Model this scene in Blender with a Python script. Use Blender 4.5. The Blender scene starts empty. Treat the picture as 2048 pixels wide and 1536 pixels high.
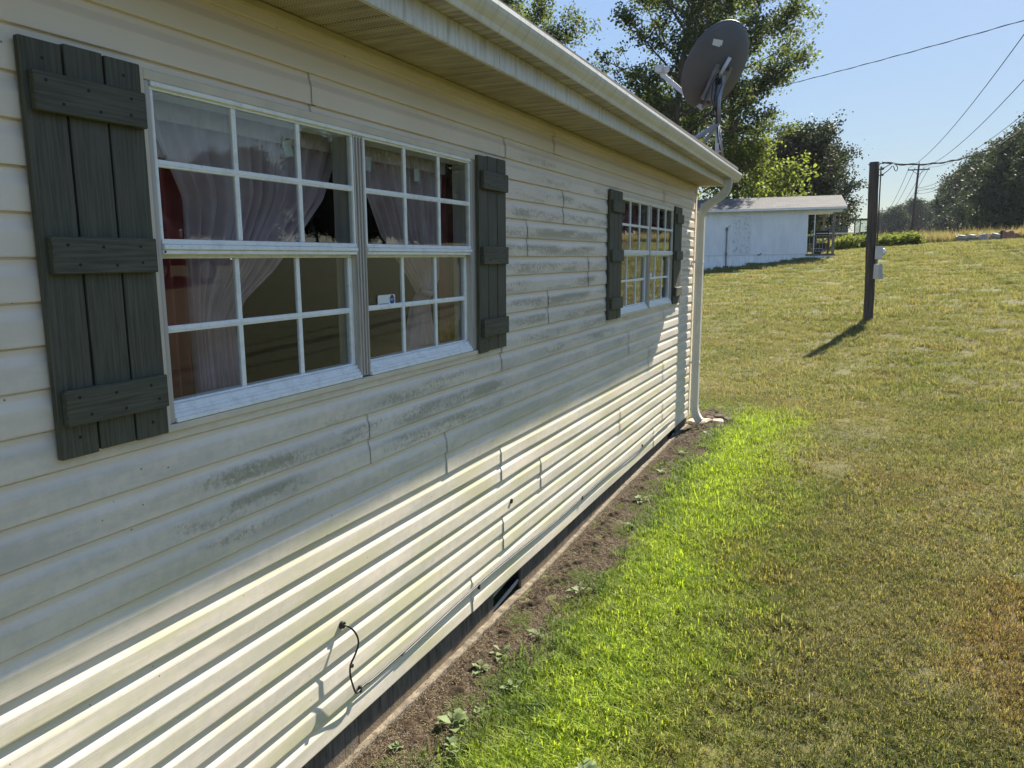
import bpy, bmesh, math, random
import numpy as np
from mathutils import Vector, Matrix, Quaternion

random.seed(7)
SC = bpy.context.scene
COL = SC.collection
R = math.radians

# ------------------------------------------------------------------ camera
cam_d = bpy.data.cameras.new('camera')
cam = bpy.data.objects.new('camera', cam_d)
COL.objects.link(cam)
cr = Vector((0.90895575, 0.41687122, -0.00422193))
cu = Vector((-0.06531841, 0.15240926, 0.98615664))
cf = Vector((-0.41174379, 0.89609698, -0.16576264))
cam.matrix_world = Matrix(((cr.x, cu.x, -cf.x, 1.740),
                           (cr.y, cu.y, -cf.y, 0.0),
                           (cr.z, cu.z, -cf.z, 1.8236),
                           (0, 0, 0, 1)))
cam_d.sensor_fit = 'HORIZONTAL'
cam_d.sensor_width = 36.0
cam_d.lens = 1509.1 * 36.0 / 2048.0
cam_d.clip_start = 0.05
cam_d.clip_end = 3000
SC.camera = cam

# ------------------------------------------------------------------ sky and sun
SUN = Vector((0.148, 0.7485, 0.6464)).normalized()
world = bpy.data.worlds.new('World')
SC.world = world
world.use_nodes = True
wn = world.node_tree
wn.nodes.clear()
sky = wn.nodes.new('ShaderNodeTexSky')
sky.sky_type = 'NISHITA'
sky.sun_disc = False
sky.sun_elevation = math.asin(SUN.z)
sky.sun_rotation = math.atan2(SUN.x, SUN.y)
sky.altitude = 100
sky.air_density = 1.0
sky.dust_density = 0.35
sky.ozone_density = 2.5
bg = wn.nodes.new('ShaderNodeBackground')
bg.inputs['Strength'].default_value = 0.118
wo = wn.nodes.new('ShaderNodeOutputWorld')
# soften the range between the bright side and the zenith, same response in every direction
lum = wn.nodes.new('ShaderNodeRGBToBW')
pw_ = wn.nodes.new('ShaderNodeMath'); pw_.operation = 'POWER'; pw_.inputs[1].default_value = -0.7
scl_ = wn.nodes.new('ShaderNodeVectorMath'); scl_.operation = 'SCALE'
wn.links.new(sky.outputs[0], lum.inputs[0])
wn.links.new(lum.outputs[0], pw_.inputs[0])
wn.links.new(sky.outputs[0], scl_.inputs[0])
wn.links.new(pw_.outputs[0], scl_.inputs['Scale'])
wn.links.new(scl_.outputs[0], bg.inputs[0])
wn.links.new(bg.outputs[0], wo.inputs[0])

sun_d = bpy.data.lights.new('sun', 'SUN')
sun_d.energy = 5.0
sun_d.angle = R(0.53)
sun_d.color = (1.0, 0.93, 0.80)
sun = bpy.data.objects.new('sun', sun_d)
COL.objects.link(sun)
sun.rotation_euler = (-SUN).to_track_quat('-Z', 'Y').to_euler()
sun.location = (5, 10, 20)

SC.view_settings.view_transform = 'Standard'
SC.view_settings.look = 'None'
SC.view_settings.gamma = 1.0
SC.view_settings.exposure = 1.6
SC.render.engine = 'CYCLES'
SC.cycles.max_bounces = 8
SC.cycles.diffuse_bounces = 4
SC.cycles.glossy_bounces = 4
SC.cycles.transparent_max_bounces = 16
SC.cycles.use_denoising = True
SC.cycles.caustics_reflective = False
SC.cycles.caustics_refractive = False
SC.cycles.sample_clamp_indirect = 6.0

# ------------------------------------------------------------------ node helper
class NT:
    def __init__(s, name):
        s.m = bpy.data.materials.new(name)
        s.m.use_nodes = True
        s.t = s.m.node_tree
        s.t.nodes.clear()
        s.out = s.t.nodes.new('ShaderNodeOutputMaterial')
    def n(s, typ, ins=None, **kw):
        nd = s.t.nodes.new(typ)
        for k, v in kw.items():
            setattr(nd, k, v)
        for k, v in (ins or {}).items():
            s.set(nd, k, v)
        return nd
    def set(s, nd, k, v):
        sock = nd.inputs[k]
        if isinstance(v, bpy.types.NodeSocket):
            s.t.links.new(v, sock)
        elif isinstance(v, bpy.types.Node):
            s.t.links.new(v.outputs[0], sock)
        else:
            if sock.type == 'RGBA' and len(v) == 3:
                v = (*v, 1)
            sock.default_value = v
    def pos(s, scale=(1, 1, 1), kind='Position'):
        g = s.n('ShaderNodeNewGeometry')
        return s.n('ShaderNodeVectorMath', {0: g.outputs['Position'], 1: scale}, operation='MULTIPLY').outputs[0]
    def objc(s, scale=(1, 1, 1)):
        g = s.n('ShaderNodeTexCoord')
        return s.n('ShaderNodeVectorMath', {0: g.outputs['Object'], 1: scale}, operation='MULTIPLY').outputs[0]
    def noise(s, vec, scale, detail=4, rough=0.55, out=0, dist=0.0):
        return s.n('ShaderNodeTexNoise', {'Vector': vec, 'Scale': scale, 'Detail': detail, 'Roughness': rough, 'Distortion': dist}).outputs[out]
    def ramp(s, fac, a, b, lo=0.0, hi=1.0):
        return s.n('ShaderNodeMapRange', {0: fac, 1: a, 2: b, 3: lo, 4: hi}, interpolation_type='SMOOTHSTEP').outputs[0]
    def mix(s, fac, a, b, blend='MIX'):
        nd = s.n('ShaderNodeMix', data_type='RGBA', blend_type=blend)
        s.set(nd, 0, fac)
        s.set(nd, 6, a)
        s.set(nd, 7, b)
        return nd.outputs[2]
    def math(s, op, a, b=0.0, c=None):
        nd = s.n('ShaderNodeMath', operation=op)
        s.set(nd, 0, a)
        s.set(nd, 1, b)
        if c is not None:
            s.set(nd, 2, c)
        return nd.outputs[0]
    def sep(s, v):
        return s.n('ShaderNodeSeparateXYZ', {0: v}).outputs
    def bump(s, h, strength=0.3, dist=0.01, normal=None):
        nd = s.n('ShaderNodeBump', {'Height': h, 'Strength': strength, 'Distance': dist})
        if normal is not None:
            s.set(nd, 'Normal', normal)
        return nd.outputs[0]
    def pbsdf(s, color, rough=0.6, metal=0.0, normal=None, spec=0.5, **kw):
        nd = s.n('ShaderNodeBsdfPrincipled')
        s.set(nd, 'Base Color', color)
        s.set(nd, 'Roughness', rough)
        s.set(nd, 'Metallic', metal)
        s.set(nd, 'Specular IOR Level', spec)
        if normal is not None:
            s.set(nd, 'Normal', normal)
        for k, v in kw.items():
            s.set(nd, k, v)
        return nd.outputs[0]
    def done(s, shader):
        s.t.links.new(shader, s.out.inputs[0])
        return s.m

def simple(name, color, rough=0.6, metal=0.0, var=0.15, scale=8.0, spec=0.4, bump=0.0, bscale=60.0, stretch=(1, 1, 1)):
    t = NT(name)
    p = t.objc(stretch)
    f = t.noise(p, scale, 5)
    d = tuple(c * (1 - var) for c in color)
    l = tuple(min(1, c * (1 + var)) for c in color)
    c = t.mix(t.ramp(f, 0.3, 0.7), d, l)
    nrm = t.bump(t.noise(p, bscale, 3), bump, 0.004) if bump else None
    return t.done(t.pbsdf(c, rough, metal, nrm, spec))

# ------------------------------------------------------------------ mesh helpers
class MB:
    def __init__(s):
        s.v = []
        s.f = []
    def add(s, vs, fs):
        b = len(s.v)
        s.v.extend([tuple(v) for v in vs])
        s.f.extend([tuple(i + b for i in f) for f in fs])
        return s
    def box(s, x0, x1, y0, y1, z0, z1, bev=0.0, M=None):
        if bev <= 0:
            vs = [(x, y, z) for x in (x0, x1) for y in (y0, y1) for z in (z0, z1)]
            fs = [(0, 1, 3, 2), (4, 6, 7, 5), (0, 4, 5, 1), (2, 3, 7, 6), (0, 2, 6, 4), (1, 5, 7, 3)]
        else:
            bm = bmesh.new()
            bmesh.ops.create_cube(bm, size=1.0)
            for v in bm.verts:
                v.co = Vector(((x0 + x1) / 2 + v.co.x * (x1 - x0), (y0 + y1) / 2 + v.co.y * (y1 - y0), (z0 + z1) / 2 + v.co.z * (z1 - z0)))
            bmesh.ops.bevel(bm, geom=bm.edges[:], offset=bev, segments=1, affect='EDGES')
            bm.verts.index_update()
            vs = [v.co.copy() for v in bm.verts]
            fs = [[v.index for v in f.verts] for f in bm.faces]
            bm.free()
        if M is not None:
            vs = [M @ Vector(v) for v in vs]
        return s.add(vs, fs)
    def obox(s, a, b, w, h, up=(0, 0, 1)):
        """bar from a to b, section w (side) x h (up)"""
        a = Vector(a); b = Vector(b)
        d = (b - a).normalized()
        sd = d.cross(Vector(up))
        if sd.length < 1e-4:
            sd = d.cross(Vector((0, 1, 0)))
        sd.normalize()
        u = sd.cross(d)
        vs = []
        for p in (a, b):
            for i, j in ((-1, -1), (1, -1), (1, 1), (-1, 1)):
                vs.append(p + sd * (i * w / 2) + u * (j * h / 2))
        return s.add(vs, [(3, 2, 1, 0), (4, 5, 6, 7), (0, 1, 5, 4), (1, 2, 6, 5), (2, 3, 7, 6), (3, 0, 4, 7)])
    def tube(s, pts, rad, n=8, cap=True):
        pts = [Vector(p) for p in pts]
        rr = rad if hasattr(rad, '__len__') else [rad] * len(pts)
        b = len(s.v)
        ref = None
        for i, p in enumerate(pts):
            d = (pts[min(i + 1, len(pts) - 1)] - pts[max(i - 1, 0)])
            d = d.normalized() if d.length > 1e-9 else Vector((0, 0, 1))
            if ref is None:
                ref = d.orthogonal().normalized()
            ref = (ref - d * ref.dot(d))
            ref = ref.normalized() if ref.length > 1e-6 else d.orthogonal().normalized()
            w = d.cross(ref)
            for k in range(n):
                a = 2 * math.pi * k / n
                s.v.append(tuple(p + (ref * math.cos(a) + w * math.sin(a)) * rr[i]))
        for i in range(len(pts) - 1):
            for k in range(n):
                s.f.append((b + i * n + k, b + i * n + (k + 1) % n, b + (i + 1) * n + (k + 1) % n, b + (i + 1) * n + k))
        if cap:
            s.f.append(tuple(b + k for k in range(n))[::-1])
            s.f.append(tuple(b + (len(pts) - 1) * n + k for k in range(n)))
        return s
    def cyl(s, a, b, r0, r1=None, n=16):
        return s.tube([a, b], [r0, r0 if r1 is None else r1], n)
    def extr(s, prof, y0, y1, axis='y', closed=True, caps=True):
        """extrude profile [(x,z)] along y"""
        n = len(prof)
        vs = [(x, y0, z) for x, z in prof] + [(x, y1, z) for x, z in prof]
        fs = [(i, (i + 1) % n, n + (i + 1) % n, n + i) for i in range(n if closed else n - 1)]
        if closed and caps:
            fs += [tuple(range(n))[::-1], tuple(range(n, 2 * n))]
        return s.add(vs, fs)
    def sphere(s, c, r, n=12, m=8, sx=1, sy=1, sz=1):
        vs = [(c[0], c[1], c[2] + r * sz)]
        for i in range(1, m):
            t = math.pi * i / m
            for k in range(n):
                a = 2 * math.pi * k / n
                vs.append((c[0] + r * sx * math.sin(t) * math.cos(a), c[1] + r * sy * math.sin(t) * math.sin(a), c[2] + r * sz * math.cos(t)))
        vs.append((c[0], c[1], c[2] - r * sz))
        fs = [(0, 1 + k, 1 + (k + 1) % n) for k in range(n)]
        for i in range(m - 2):
            for k in range(n):
                fs.append((1 + i * n + k, 1 + (i + 1) * n + k, 1 + (i + 1) * n + (k + 1) % n, 1 + i * n + (k + 1) % n))
        L = len(vs) - 1
        fs += [(L, 1 + (m - 2) * n + (k + 1) % n, 1 + (m - 2) * n + k) for k in range(n)]
        return s.add(vs, fs)
    def build(s, name, mat, parent=None, smooth=False, label=None):
        me = bpy.data.meshes.new(name)
        me.from_pydata([tuple(v) for v in s.v], [], s.f)
        me.validate()
        bm = bmesh.new()
        bm.from_mesh(me)
        bmesh.ops.recalc_face_normals(bm, faces=bm.faces)
        bm.to_mesh(me)
        bm.free()
        if smooth:
            me.polygons.foreach_set('use_smooth', [True] * len(me.polygons))
        me.materials.append(mat)
        return link(name, me, parent, label)

def link(name, me, parent=None, label=None):
    o = bpy.data.objects.new(name, me)
    COL.objects.link(o)
    if parent is not None:
        o.parent = parent
    if label:
        o['label'] = label
    return o

def np_mesh(name, verts, faces, mat, parent=None, smooth=False, attrs=None):
    """verts (N,3), faces (M,k)"""
    me = bpy.data.meshes.new(name)
    verts = np.asarray(verts, np.float32)
    faces = np.asarray(faces, np.int32)
    k = faces.shape[1]
    me.vertices.add(len(verts))
    me.vertices.foreach_set('co', verts.ravel())
    me.loops.add(faces.size)
    me.loops.foreach_set('vertex_index', faces.ravel())
    me.polygons.add(len(faces))
    me.polygons.foreach_set('loop_start', np.arange(0, faces.size, k, dtype=np.int32))
    if smooth:
        me.polygons.foreach_set('use_smooth', np.ones(len(faces), bool))
    for an, av in (attrs or {}).items():
        at = me.attributes.new(an, 'FLOAT', 'POINT')
        at.data.foreach_set('value', np.asarray(av, np.float32))
    me.update(calc_edges=True)
    if mat is not None:
        me.materials.append(mat)
    return me if parent == 'mesh' else link(name, me, parent)

def empty(name, loc=(0, 0, 0), label=None, cat=None, group=None, parent=None, rot=None):
    o = bpy.data.objects.new(name, None)
    o.empty_display_size = 0.1
    COL.objects.link(o)
    o.location = loc
    if rot is not None:
        o.rotation_euler = rot
    if parent is not None:
        o.parent = parent
    return tag(o, label, cat, group)

def tag(o, label=None, cat=None, group=None, kind=None):
    if label: o['label'] = label
    if cat: o['category'] = cat
    if group: o['group'] = group
    if kind: o['kind'] = kind
    return o

def copy_tree(o, parent=None):
    c = o.copy()
    COL.objects.link(c)
    if parent is not None:
        c.parent = parent
    for ch in list(o.children):
        copy_tree(ch, c)
    return c

# ------------------------------------------------------------------ terrain
CTRL = np.array([
    (0, -1, -.185), (0, 2.2, -.185), (0, 4.4, -.183), (0, 6, -.14), (0, 8.7, -.135), (2, 3, -.18), (1, 6, -.15), (3, 0, -.18),
    (5, 4, -.13), (6, -6, -.18), (0, -8, -.25), (-8, -4, -.2), (-8, 9, -.16), (-3, 11, -.16), (1.5, 10, -.13), (.92, 15.37, -.03), (1.96, 19.36, .35),
    (-6, 20, -.05), (6, 16, .45), (-5.55, 38.9, 1.0), (-2.7, 40.2, 1.43), (.23, 41.6, 1.78), (-12, 37, .3), (3.0, 32, 1.12), (9, 36, 1.9), (2.4, 50.6, 2.24), (10.4, 54.4, 2.76),
    (-8, 55, 1.5), (-22, 45, -.3), (14, 14, 1.1), (14, 22, 1.45), (20, 0, .9), (40, 5, 1.9), (40, 40, 2.6), (0, 75, 2.35), (20, 80, 2.8), (-30, 80, 1.2), (60, 80, 3.0),
    (0, 140, 2.5), (60, 140, 3.2), (-60, 140, 2.0), (-60, 30, -.5), (70, 0, 2.0), (70, -60, 1.0), (0, -60, -1), (-60, -60, -1.5)], float)
def _tps():
    P = CTRL[:, :2]
    d = np.linalg.norm(P[:, None] - P[None], axis=2)
    K = d ** 2 * np.log(d + 1e-9)
    K[d < 1e-8] = 0
    n = len(P)
    A = np.zeros((n + 3, n + 3))
    A[:n, :n] = K + np.eye(n) * 0.6
    A[:n, n] = 1
    A[:n, n + 1:] = P
    A[n:, :n] = A[:n, n:].T
    return np.linalg.solve(A, np.concatenate([CTRL[:, 2], np.zeros(3)]))
_W = _tps()
def gz(x, y):
    x = np.asarray(x, float); y = np.asarray(y, float)
    sh = x.shape
    cx = np.clip(x.ravel(), -70, 75); cy = np.clip(y.ravel(), -65, 145)
    q = np.stack([cx, cy], 1)
    d = np.linalg.norm(q[:, None] - CTRL[None, :, :2], axis=2)
    K = d ** 2 * np.log(d + 1e-9)
    z = K @ _W[:-3] + _W[-3] + q @ _W[-2:]
    return z.reshape(sh)
def g1(x, y):
    return float(gz(np.array([x]), np.array([y]))[0])

def lawn_color(t, P, soil=False):
    """mown summer lawn: fresh strip in the wet soil by the wall, dry olive and straw elsewhere"""
    xyz = t.sep(P)
    flat = t.n('ShaderNodeCombineXYZ', {0: xyz[0], 1: xyz[1], 2: 0.0}).outputs[0]
    n1 = t.noise(flat, 0.55, 4, 0.6)
    n2 = t.noise(flat, 2.3, 4, 0.65)
    n3 = t.noise(t.n('ShaderNodeVectorMath', {0: flat, 1: (31, 7, 0)}, operation='ADD').outputs[0], 0.8, 3, 0.6)
    n4 = t.noise(flat, 14.0, 3, 0.6)
    olive = (0.098, 0.120, 0.030)
    straw = (0.215, 0.190, 0.088)
    green = (0.135, 0.180, 0.028)
    rust = (0.235, 0.115, 0.045)
    m = t.math('ADD', t.math('MULTIPLY', n1, 0.6), t.math('MULTIPLY', n2, 0.4))
    c = t.mix(t.ramp(m, 0.38, 0.60), olive, straw)
    c = t.mix(t.math('MULTIPLY', t.ramp(n2, 0.50, 0.72), 0.75), c, green)
    near = t.ramp(xyz[1], 5.0, 13.0, 1.0, 0.22)
    pa = t.math('DIVIDE', t.math('SUBTRACT', xyz[0], 2.95), 0.80); pb = t.math('DIVIDE', t.math('SUBTRACT', xyz[1], 4.3), 1.3)
    worn = t.ramp(t.math('ADD', t.math('ADD', t.math('MULTIPLY', pa, pa), t.math('MULTIPLY', pb, pb)), t.math('MULTIPLY', t.math('SUBTRACT', n2, 0.5), 2.2)), 1.1, 0.2)
    c = t.mix(t.math('MULTIPLY', t.math('MAXIMUM', t.math('MULTIPLY', t.math('MULTIPLY', t.ramp(n3, 0.54, 0.70), near), 0.6), worn), 0.62), c, rust)
    c = t.mix(t.math('MULTIPLY', t.ramp(t.noise(flat, 1.1, 4, 0.6), 0.52, 0.68), 0.55), c, (0.125, 0.095, 0.045))
    c = t.mix(t.ramp(n4, 0.3, 0.7, 0.0, 0.35), c, (0.07, 0.085, 0.02))
    # fresh strip
    wob = t.math('ADD', t.math('MULTIPLY', t.math('SUBTRACT', n2, 0.5), 1.3), t.math('MULTIPLY', t.math('SUBTRACT', n4, 0.5), 0.7))
    xx = t.math('ADD', xyz[0], wob)
    strip = t.math('MULTIPLY', t.ramp(xx, 0.70, 1.65, 1.0, 0.0), t.ramp(t.math('ADD', xyz[1], wob), 9.3, 10.6, 1.0, 0.0))
    fresh = t.mix(t.ramp(n4, 0.35, 0.7), (0.225, 0.315, 0.030), (0.36, 0.44, 0.050))
    fresh = t.mix(t.ramp(t.math('ADD', xyz[0], t.math('MULTIPLY', wob, 0.6)), 0.62, 0.34), fresh, (0.115, 0.175, 0.040))
    fresh = t.mix(t.ramp(n3, 0.5, 0.7, 0.0, 0.45), fresh, (0.16, 0.18, 0.035))
    c = t.mix(strip, c, fresh)
    # open yard out of view: colour darkened so the panes mirror it dimmer
    yard = t.math('MULTIPLY', t.ramp(t.math('SUBTRACT', xyz[0], t.math('MULTIPLY', xyz[1], 0.15)), 2.6, 5.0), t.ramp(xyz[1], 95, 75))
    c = t.mix(t.math('MULTIPLY', yard, 0.9), c, (0.036, 0.038, 0.014))
    return c, strip

# ground sheet material
t = NT('ground_soil_and_thatch')
P = t.pos()
c, strip = lawn_color(t, P)
fine = t.noise(P, 60, 4, 0.7)
far = t.ramp(t.sep(P)[1], 14, 34)
thatch = t.mix(t.ramp(fine, 0.35, 0.65), (0.055, 0.042, 0.022), (0.20, 0.16, 0.075))
far = t.math('MAXIMUM', far, t.ramp(t.math('SUBTRACT', t.sep(P)[0], t.math('MULTIPLY', t.sep(P)[1], 0.15)), 2.6, 5.0))
c2 = t.mix(t.ramp(far, 0, 1, 0.45, 1.0), thatch, c)
c2 = t.mix(t.ramp(t.noise(P, 9, 5, 0.7), 0.35, 0.7, 0.0, 0.45), c2, (0.045, 0.05, 0.015))
gm = t.done(t.pbsdf(c2, 0.95, 0, t.bump(t.noise(P, 40, 5, 0.75), 0.8, 0.03), 0.15))

def axis(*segs):
    a = []
    for lo, hi, n in segs:
        a += list(np.linspace(lo, hi, n, endpoint=False))
    a.append(segs[-1][1])
    return np.array(a)
gx = axis((-1500, -200, 6), (-200, -70, 8), (-70, -12, 20), (-12, 14, 100), (14, 75, 40), (75, 300, 8), (300, 1500, 6))
gy = axis((-1500, -200, 6), (-200, -20, 12), (-20, 0, 20), (0, 14, 80), (14, 60, 110), (60, 145, 30), (145, 500, 10), (500, 2000, 8))
GX, GY = np.meshgrid(gx, gy, indexing='ij')
GZ = gz(GX, GY)
rng = np.random.default_rng(3)
amp = np.clip(1 - np.maximum(np.abs(GX) / 30, np.abs(GY - 20) / 50), 0, 1)
GZ = GZ + amp * 0.012 * (np.sin(GX * 3.1 + GY * 1.3) * np.sin(GY * 2.7 - GX * .6) + np.sin(GX * 1.1) * np.sin(GY * .9))
nx, ny = len(gx), len(gy)
idx = np.arange(nx * ny).reshape(nx, ny)
F = np.stack([idx[:-1, :-1], idx[1:, :-1], idx[1:, 1:], idx[:-1, 1:]], -1).reshape(-1, 4)
ground = np_mesh('ground', np.stack([GX, GY, GZ], -1).reshape(-1, 3), F, gm, None, True)
tag(ground, kind='structure')

# bare soil bed beside the wall
t = NT('bare_soil')
P = t.pos()
n = t.noise(P, 45, 6, 0.75)
nb = t.noise(P, 3, 4)
c = t.mix(t.ramp(n, 0.3, 0.7), (0.018, 0.013, 0.009), (0.066, 0.048, 0.031))
c = t.mix(t.ramp(nb, 0.4, 0.7, 0, 0.5), c, (0.060, 0.042, 0.027))
c = t.mix(t.math('MULTIPLY', t.ramp(t.noise(P, 190, 2), 0.62, 0.68), 0.5), c, (0.20, 0.15, 0.10))
soil_m = t.done(t.pbsdf(c, 0.95, 0, t.bump(n, 0.9, 0.012), 0.1))
bx = np.linspace(-0.08, 0.46, 64)
by = np.linspace(-0.6, 9.9, 900)
BX, BY = np.meshgrid(bx, by, indexing='ij')
def edge_x(y):
    return 0.225 + 0.05 * np.sin(y * 1.7) + 0.035 * np.sin(y * 4.3 + 1) + np.clip(2.8 - y, 0, 3) * 0.10 + 0.10 * np.exp(-((y - 9.2) / .55) ** 2)
h = np.zeros_like(BX)
for k in range(26):
    a = rng.uniform(0, 6.28); fq = rng.uniform(15, 160); ph = rng.uniform(0, 6.28)
    h += np.sin((BX * np.cos(a) + BY * np.sin(a)) * fq + ph) * (0.16 / fq ** 0.72)
h *= 0.35
fade = np.clip((edge_x(BY) + 0.08 - BX) / 0.12, -0.6, 1)
BZ = gz(BX, BY) + 0.004 + h * np.clip(fade, 0, 1) * np.clip((BX - .02) / .08, .25, 1) + 0.016 * np.minimum(fade, np.clip((BX - .01) / .10, 0, 1))
bid = np.arange(BX.size).reshape(BX.shape)
F = np.stack([bid[:-1, :-1], bid[1:, :-1], bid[1:, 1:], bid[:-1, 1:]], -1).reshape(-1, 4)
soil = np_mesh('soil_bed', np.stack([BX, BY, BZ], -1).reshape(-1, 3), F, soil_m, None, True)
tag(soil, kind='structure')

# ------------------------------------------------------------------ grass
def blade_mat(name, tint=None):
    t = NT(name)
    P = t.pos()
    c, strip = lawn_color(t, P)
    rnd = t.n('ShaderNodeAttribute', attribute_name='rnd').outputs['Fac']
    hh = t.n('ShaderNodeAttribute', attribute_name='hgt').outputs['Fac']
    dry = t.math('MULTIPLY', t.ramp(rnd, 0.55, 0.8), t.math('SUBTRACT', 1.0, t.math('MULTIPLY', strip, 0.85)))
    c = t.mix(t.math('MULTIPLY', dry, 0.55), c, (0.33, 0.27, 0.12))
    c = t.mix(t.math('MULTIPLY', t.ramp(rnd, 0.25, 0.05), 0.6), c, (0.07, 0.12, 0.02))
    if tint:
        c = t.mix(1.0, c, tint, 'MULTIPLY')
    d = t.pbsdf(c, 0.55, 0, None, 0.35)
    tr = t.n('ShaderNodeBsdfTranslucent', {'Color': t.mix(0.5, c, t.mix(1.0, c, (2.0, 2.0, 0.8), 'MULTIPLY'))}).outputs[0]
    return t.done(t.n('ShaderNodeMixShader', {0: 0.48, 1: d, 2: tr}).outputs[0])
grass_m = blade_mat('grass_blades')

def grass_patch(name, n, size, hmin, hmax, wid, seed, flat=0.5, mat=grass_m):
    g = np.random.default_rng(seed)
    # loose tufts
    nt = max(4, n // 9)
    tc = g.uniform(-size / 2, size / 2, (nt, 2))
    ti = g.integers(0, nt, n)
    base = tc[ti] + g.normal(0, size * 0.028, (n, 2))
    H = g.uniform(hmin, hmax, n) * np.exp(g.normal(0, 0.22, n)) * g.uniform(0.7, 1.25, nt)[ti]
    az = g.uniform(0, 2 * np.pi, n)
    lean = np.abs(g.normal(flat, 0.28, n))
    dx = np.cos(az); dy = np.sin(az)
    px = -dy; py = dx
    w = wid * g.uniform(0.6, 1.3, n)
    L = H * lean
    V = np.zeros((n, 5, 3))
    V[:, 0, 0] = base[:, 0] - px * w / 2; V[:, 0, 1] = base[:, 1] - py * w / 2
    V[:, 1, 0] = base[:, 0] + px * w / 2; V[:, 1, 1] = base[:, 1] + py * w / 2
    mx = base[:, 0] + dx * L * 0.38; my = base[:, 1] + dy * L * 0.38
    V[:, 2, 0] = mx + px * w * .45; V[:, 2, 1] = my + py * w * .45; V[:, 2, 2] = H * 0.62
    V[:, 3, 0] = mx - px * w * .45; V[:, 3, 1] = my - py * w * .45; V[:, 3, 2] = H * 0.62
    V[:, 4, 0] = base[:, 0] + dx * L; V[:, 4, 1] = base[:, 1] + dy * L; V[:, 4, 2] = H * g.uniform(0.75, 1.0, n)
    V[:, 0, 2] = V[:, 1, 2] = -0.01
    b = np.arange(n)[:, None] * 5
    tri = np.concatenate([b + np.array([[0, 1, 2]]), b + np.array([[0, 2, 3]]), b + np.array([[3, 2, 4]])], 0)
    rn = np.repeat(g.uniform(0, 1, n), 5)
    hg = np.tile([0, 0, .6, .6, 1.0], n)
    me = np_mesh(name, V.reshape(-1, 3), tri, mat, 'mesh', False, {'rnd': rn, 'hgt': hg})
    return bpy.data.objects.new(name, me)

def scatter(name, srcs, pts, rot, scl, ids, label, cat):
    """one object that instances the given meshes on a cloud of points"""
    col = bpy.data.collections.new(name + '_src')
    for o in srcs:
        col.objects.link(o)
    me = bpy.data.meshes.new(name)
    me.vertices.add(len(pts))
    me.vertices.foreach_set('co', np.asarray(pts, np.float32).ravel())
    a = me.attributes.new('rot', 'FLOAT_VECTOR', 'POINT'); a.data.foreach_set('vector', np.asarray(rot, np.float32).ravel())
    a = me.attributes.new('scl', 'FLOAT', 'POINT'); a.data.foreach_set('value', np.asarray(scl, np.float32))
    a = me.attributes.new('pick', 'INT', 'POINT'); a.data.foreach_set('value', np.asarray(ids, np.int32))
    o = link(name, me)
    ng = bpy.data.node_groups.new(name, 'GeometryNodeTree')
    ng.interface.new_socket('Geometry', in_out='INPUT', socket_type='NodeSocketGeometry')
    ng.interface.new_socket('Geometry', in_out='OUTPUT', socket_type='NodeSocketGeometry')
    N = ng.nodes
    gi = N.new('NodeGroupInput'); go = N.new('NodeGroupOutput')
    ci = N.new('GeometryNodeCollectionInfo')
    ci.inputs[0].default_value = col
    ci.inputs['Separate Children'].default_value = True
    ci.inputs['Reset Children'].default_value = True
    ip = N.new('GeometryNodeInstanceOnPoints')
    ip.inputs['Pick Instance'].default_value = True
    def attr(nm, dt):
        a = N.new('GeometryNodeInputNamedAttribute'); a.data_type = dt
        a.inputs['Name'].default_value = nm
        return a.outputs[0]
    ng.links.new(gi.outputs[0], ip.inputs['Points'])
    ng.links.new(ci.outputs[0], ip.inputs['Instance'])
    ng.links.new(attr('rot', 'FLOAT_VECTOR'), ip.inputs['Rotation'])
    ng.links.new(attr('scl', 'FLOAT'), ip.inputs['Scale'])
    ng.links.new(attr('pick', 'INT'), ip.inputs['Instance Index'])
    ng.links.new(ip.outputs[0], go.inputs[0])
    md = o.modifiers.new('scatter', 'NODES')
    md.node_group = ng
    return tag(o, label, cat, kind='stuff')

def slope_rot(x, y, g):
    e = 0.3
    sx = (gz(x + e, y) - gz(x - e, y)) / (2 * e)
    sy = (gz(x, y + e) - gz(x, y - e)) / (2 * e)
    return np.stack([np.arctan(sy), -np.arctan(sx), np.zeros_like(x)], 1), g

g = np.random.default_rng(11)
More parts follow.
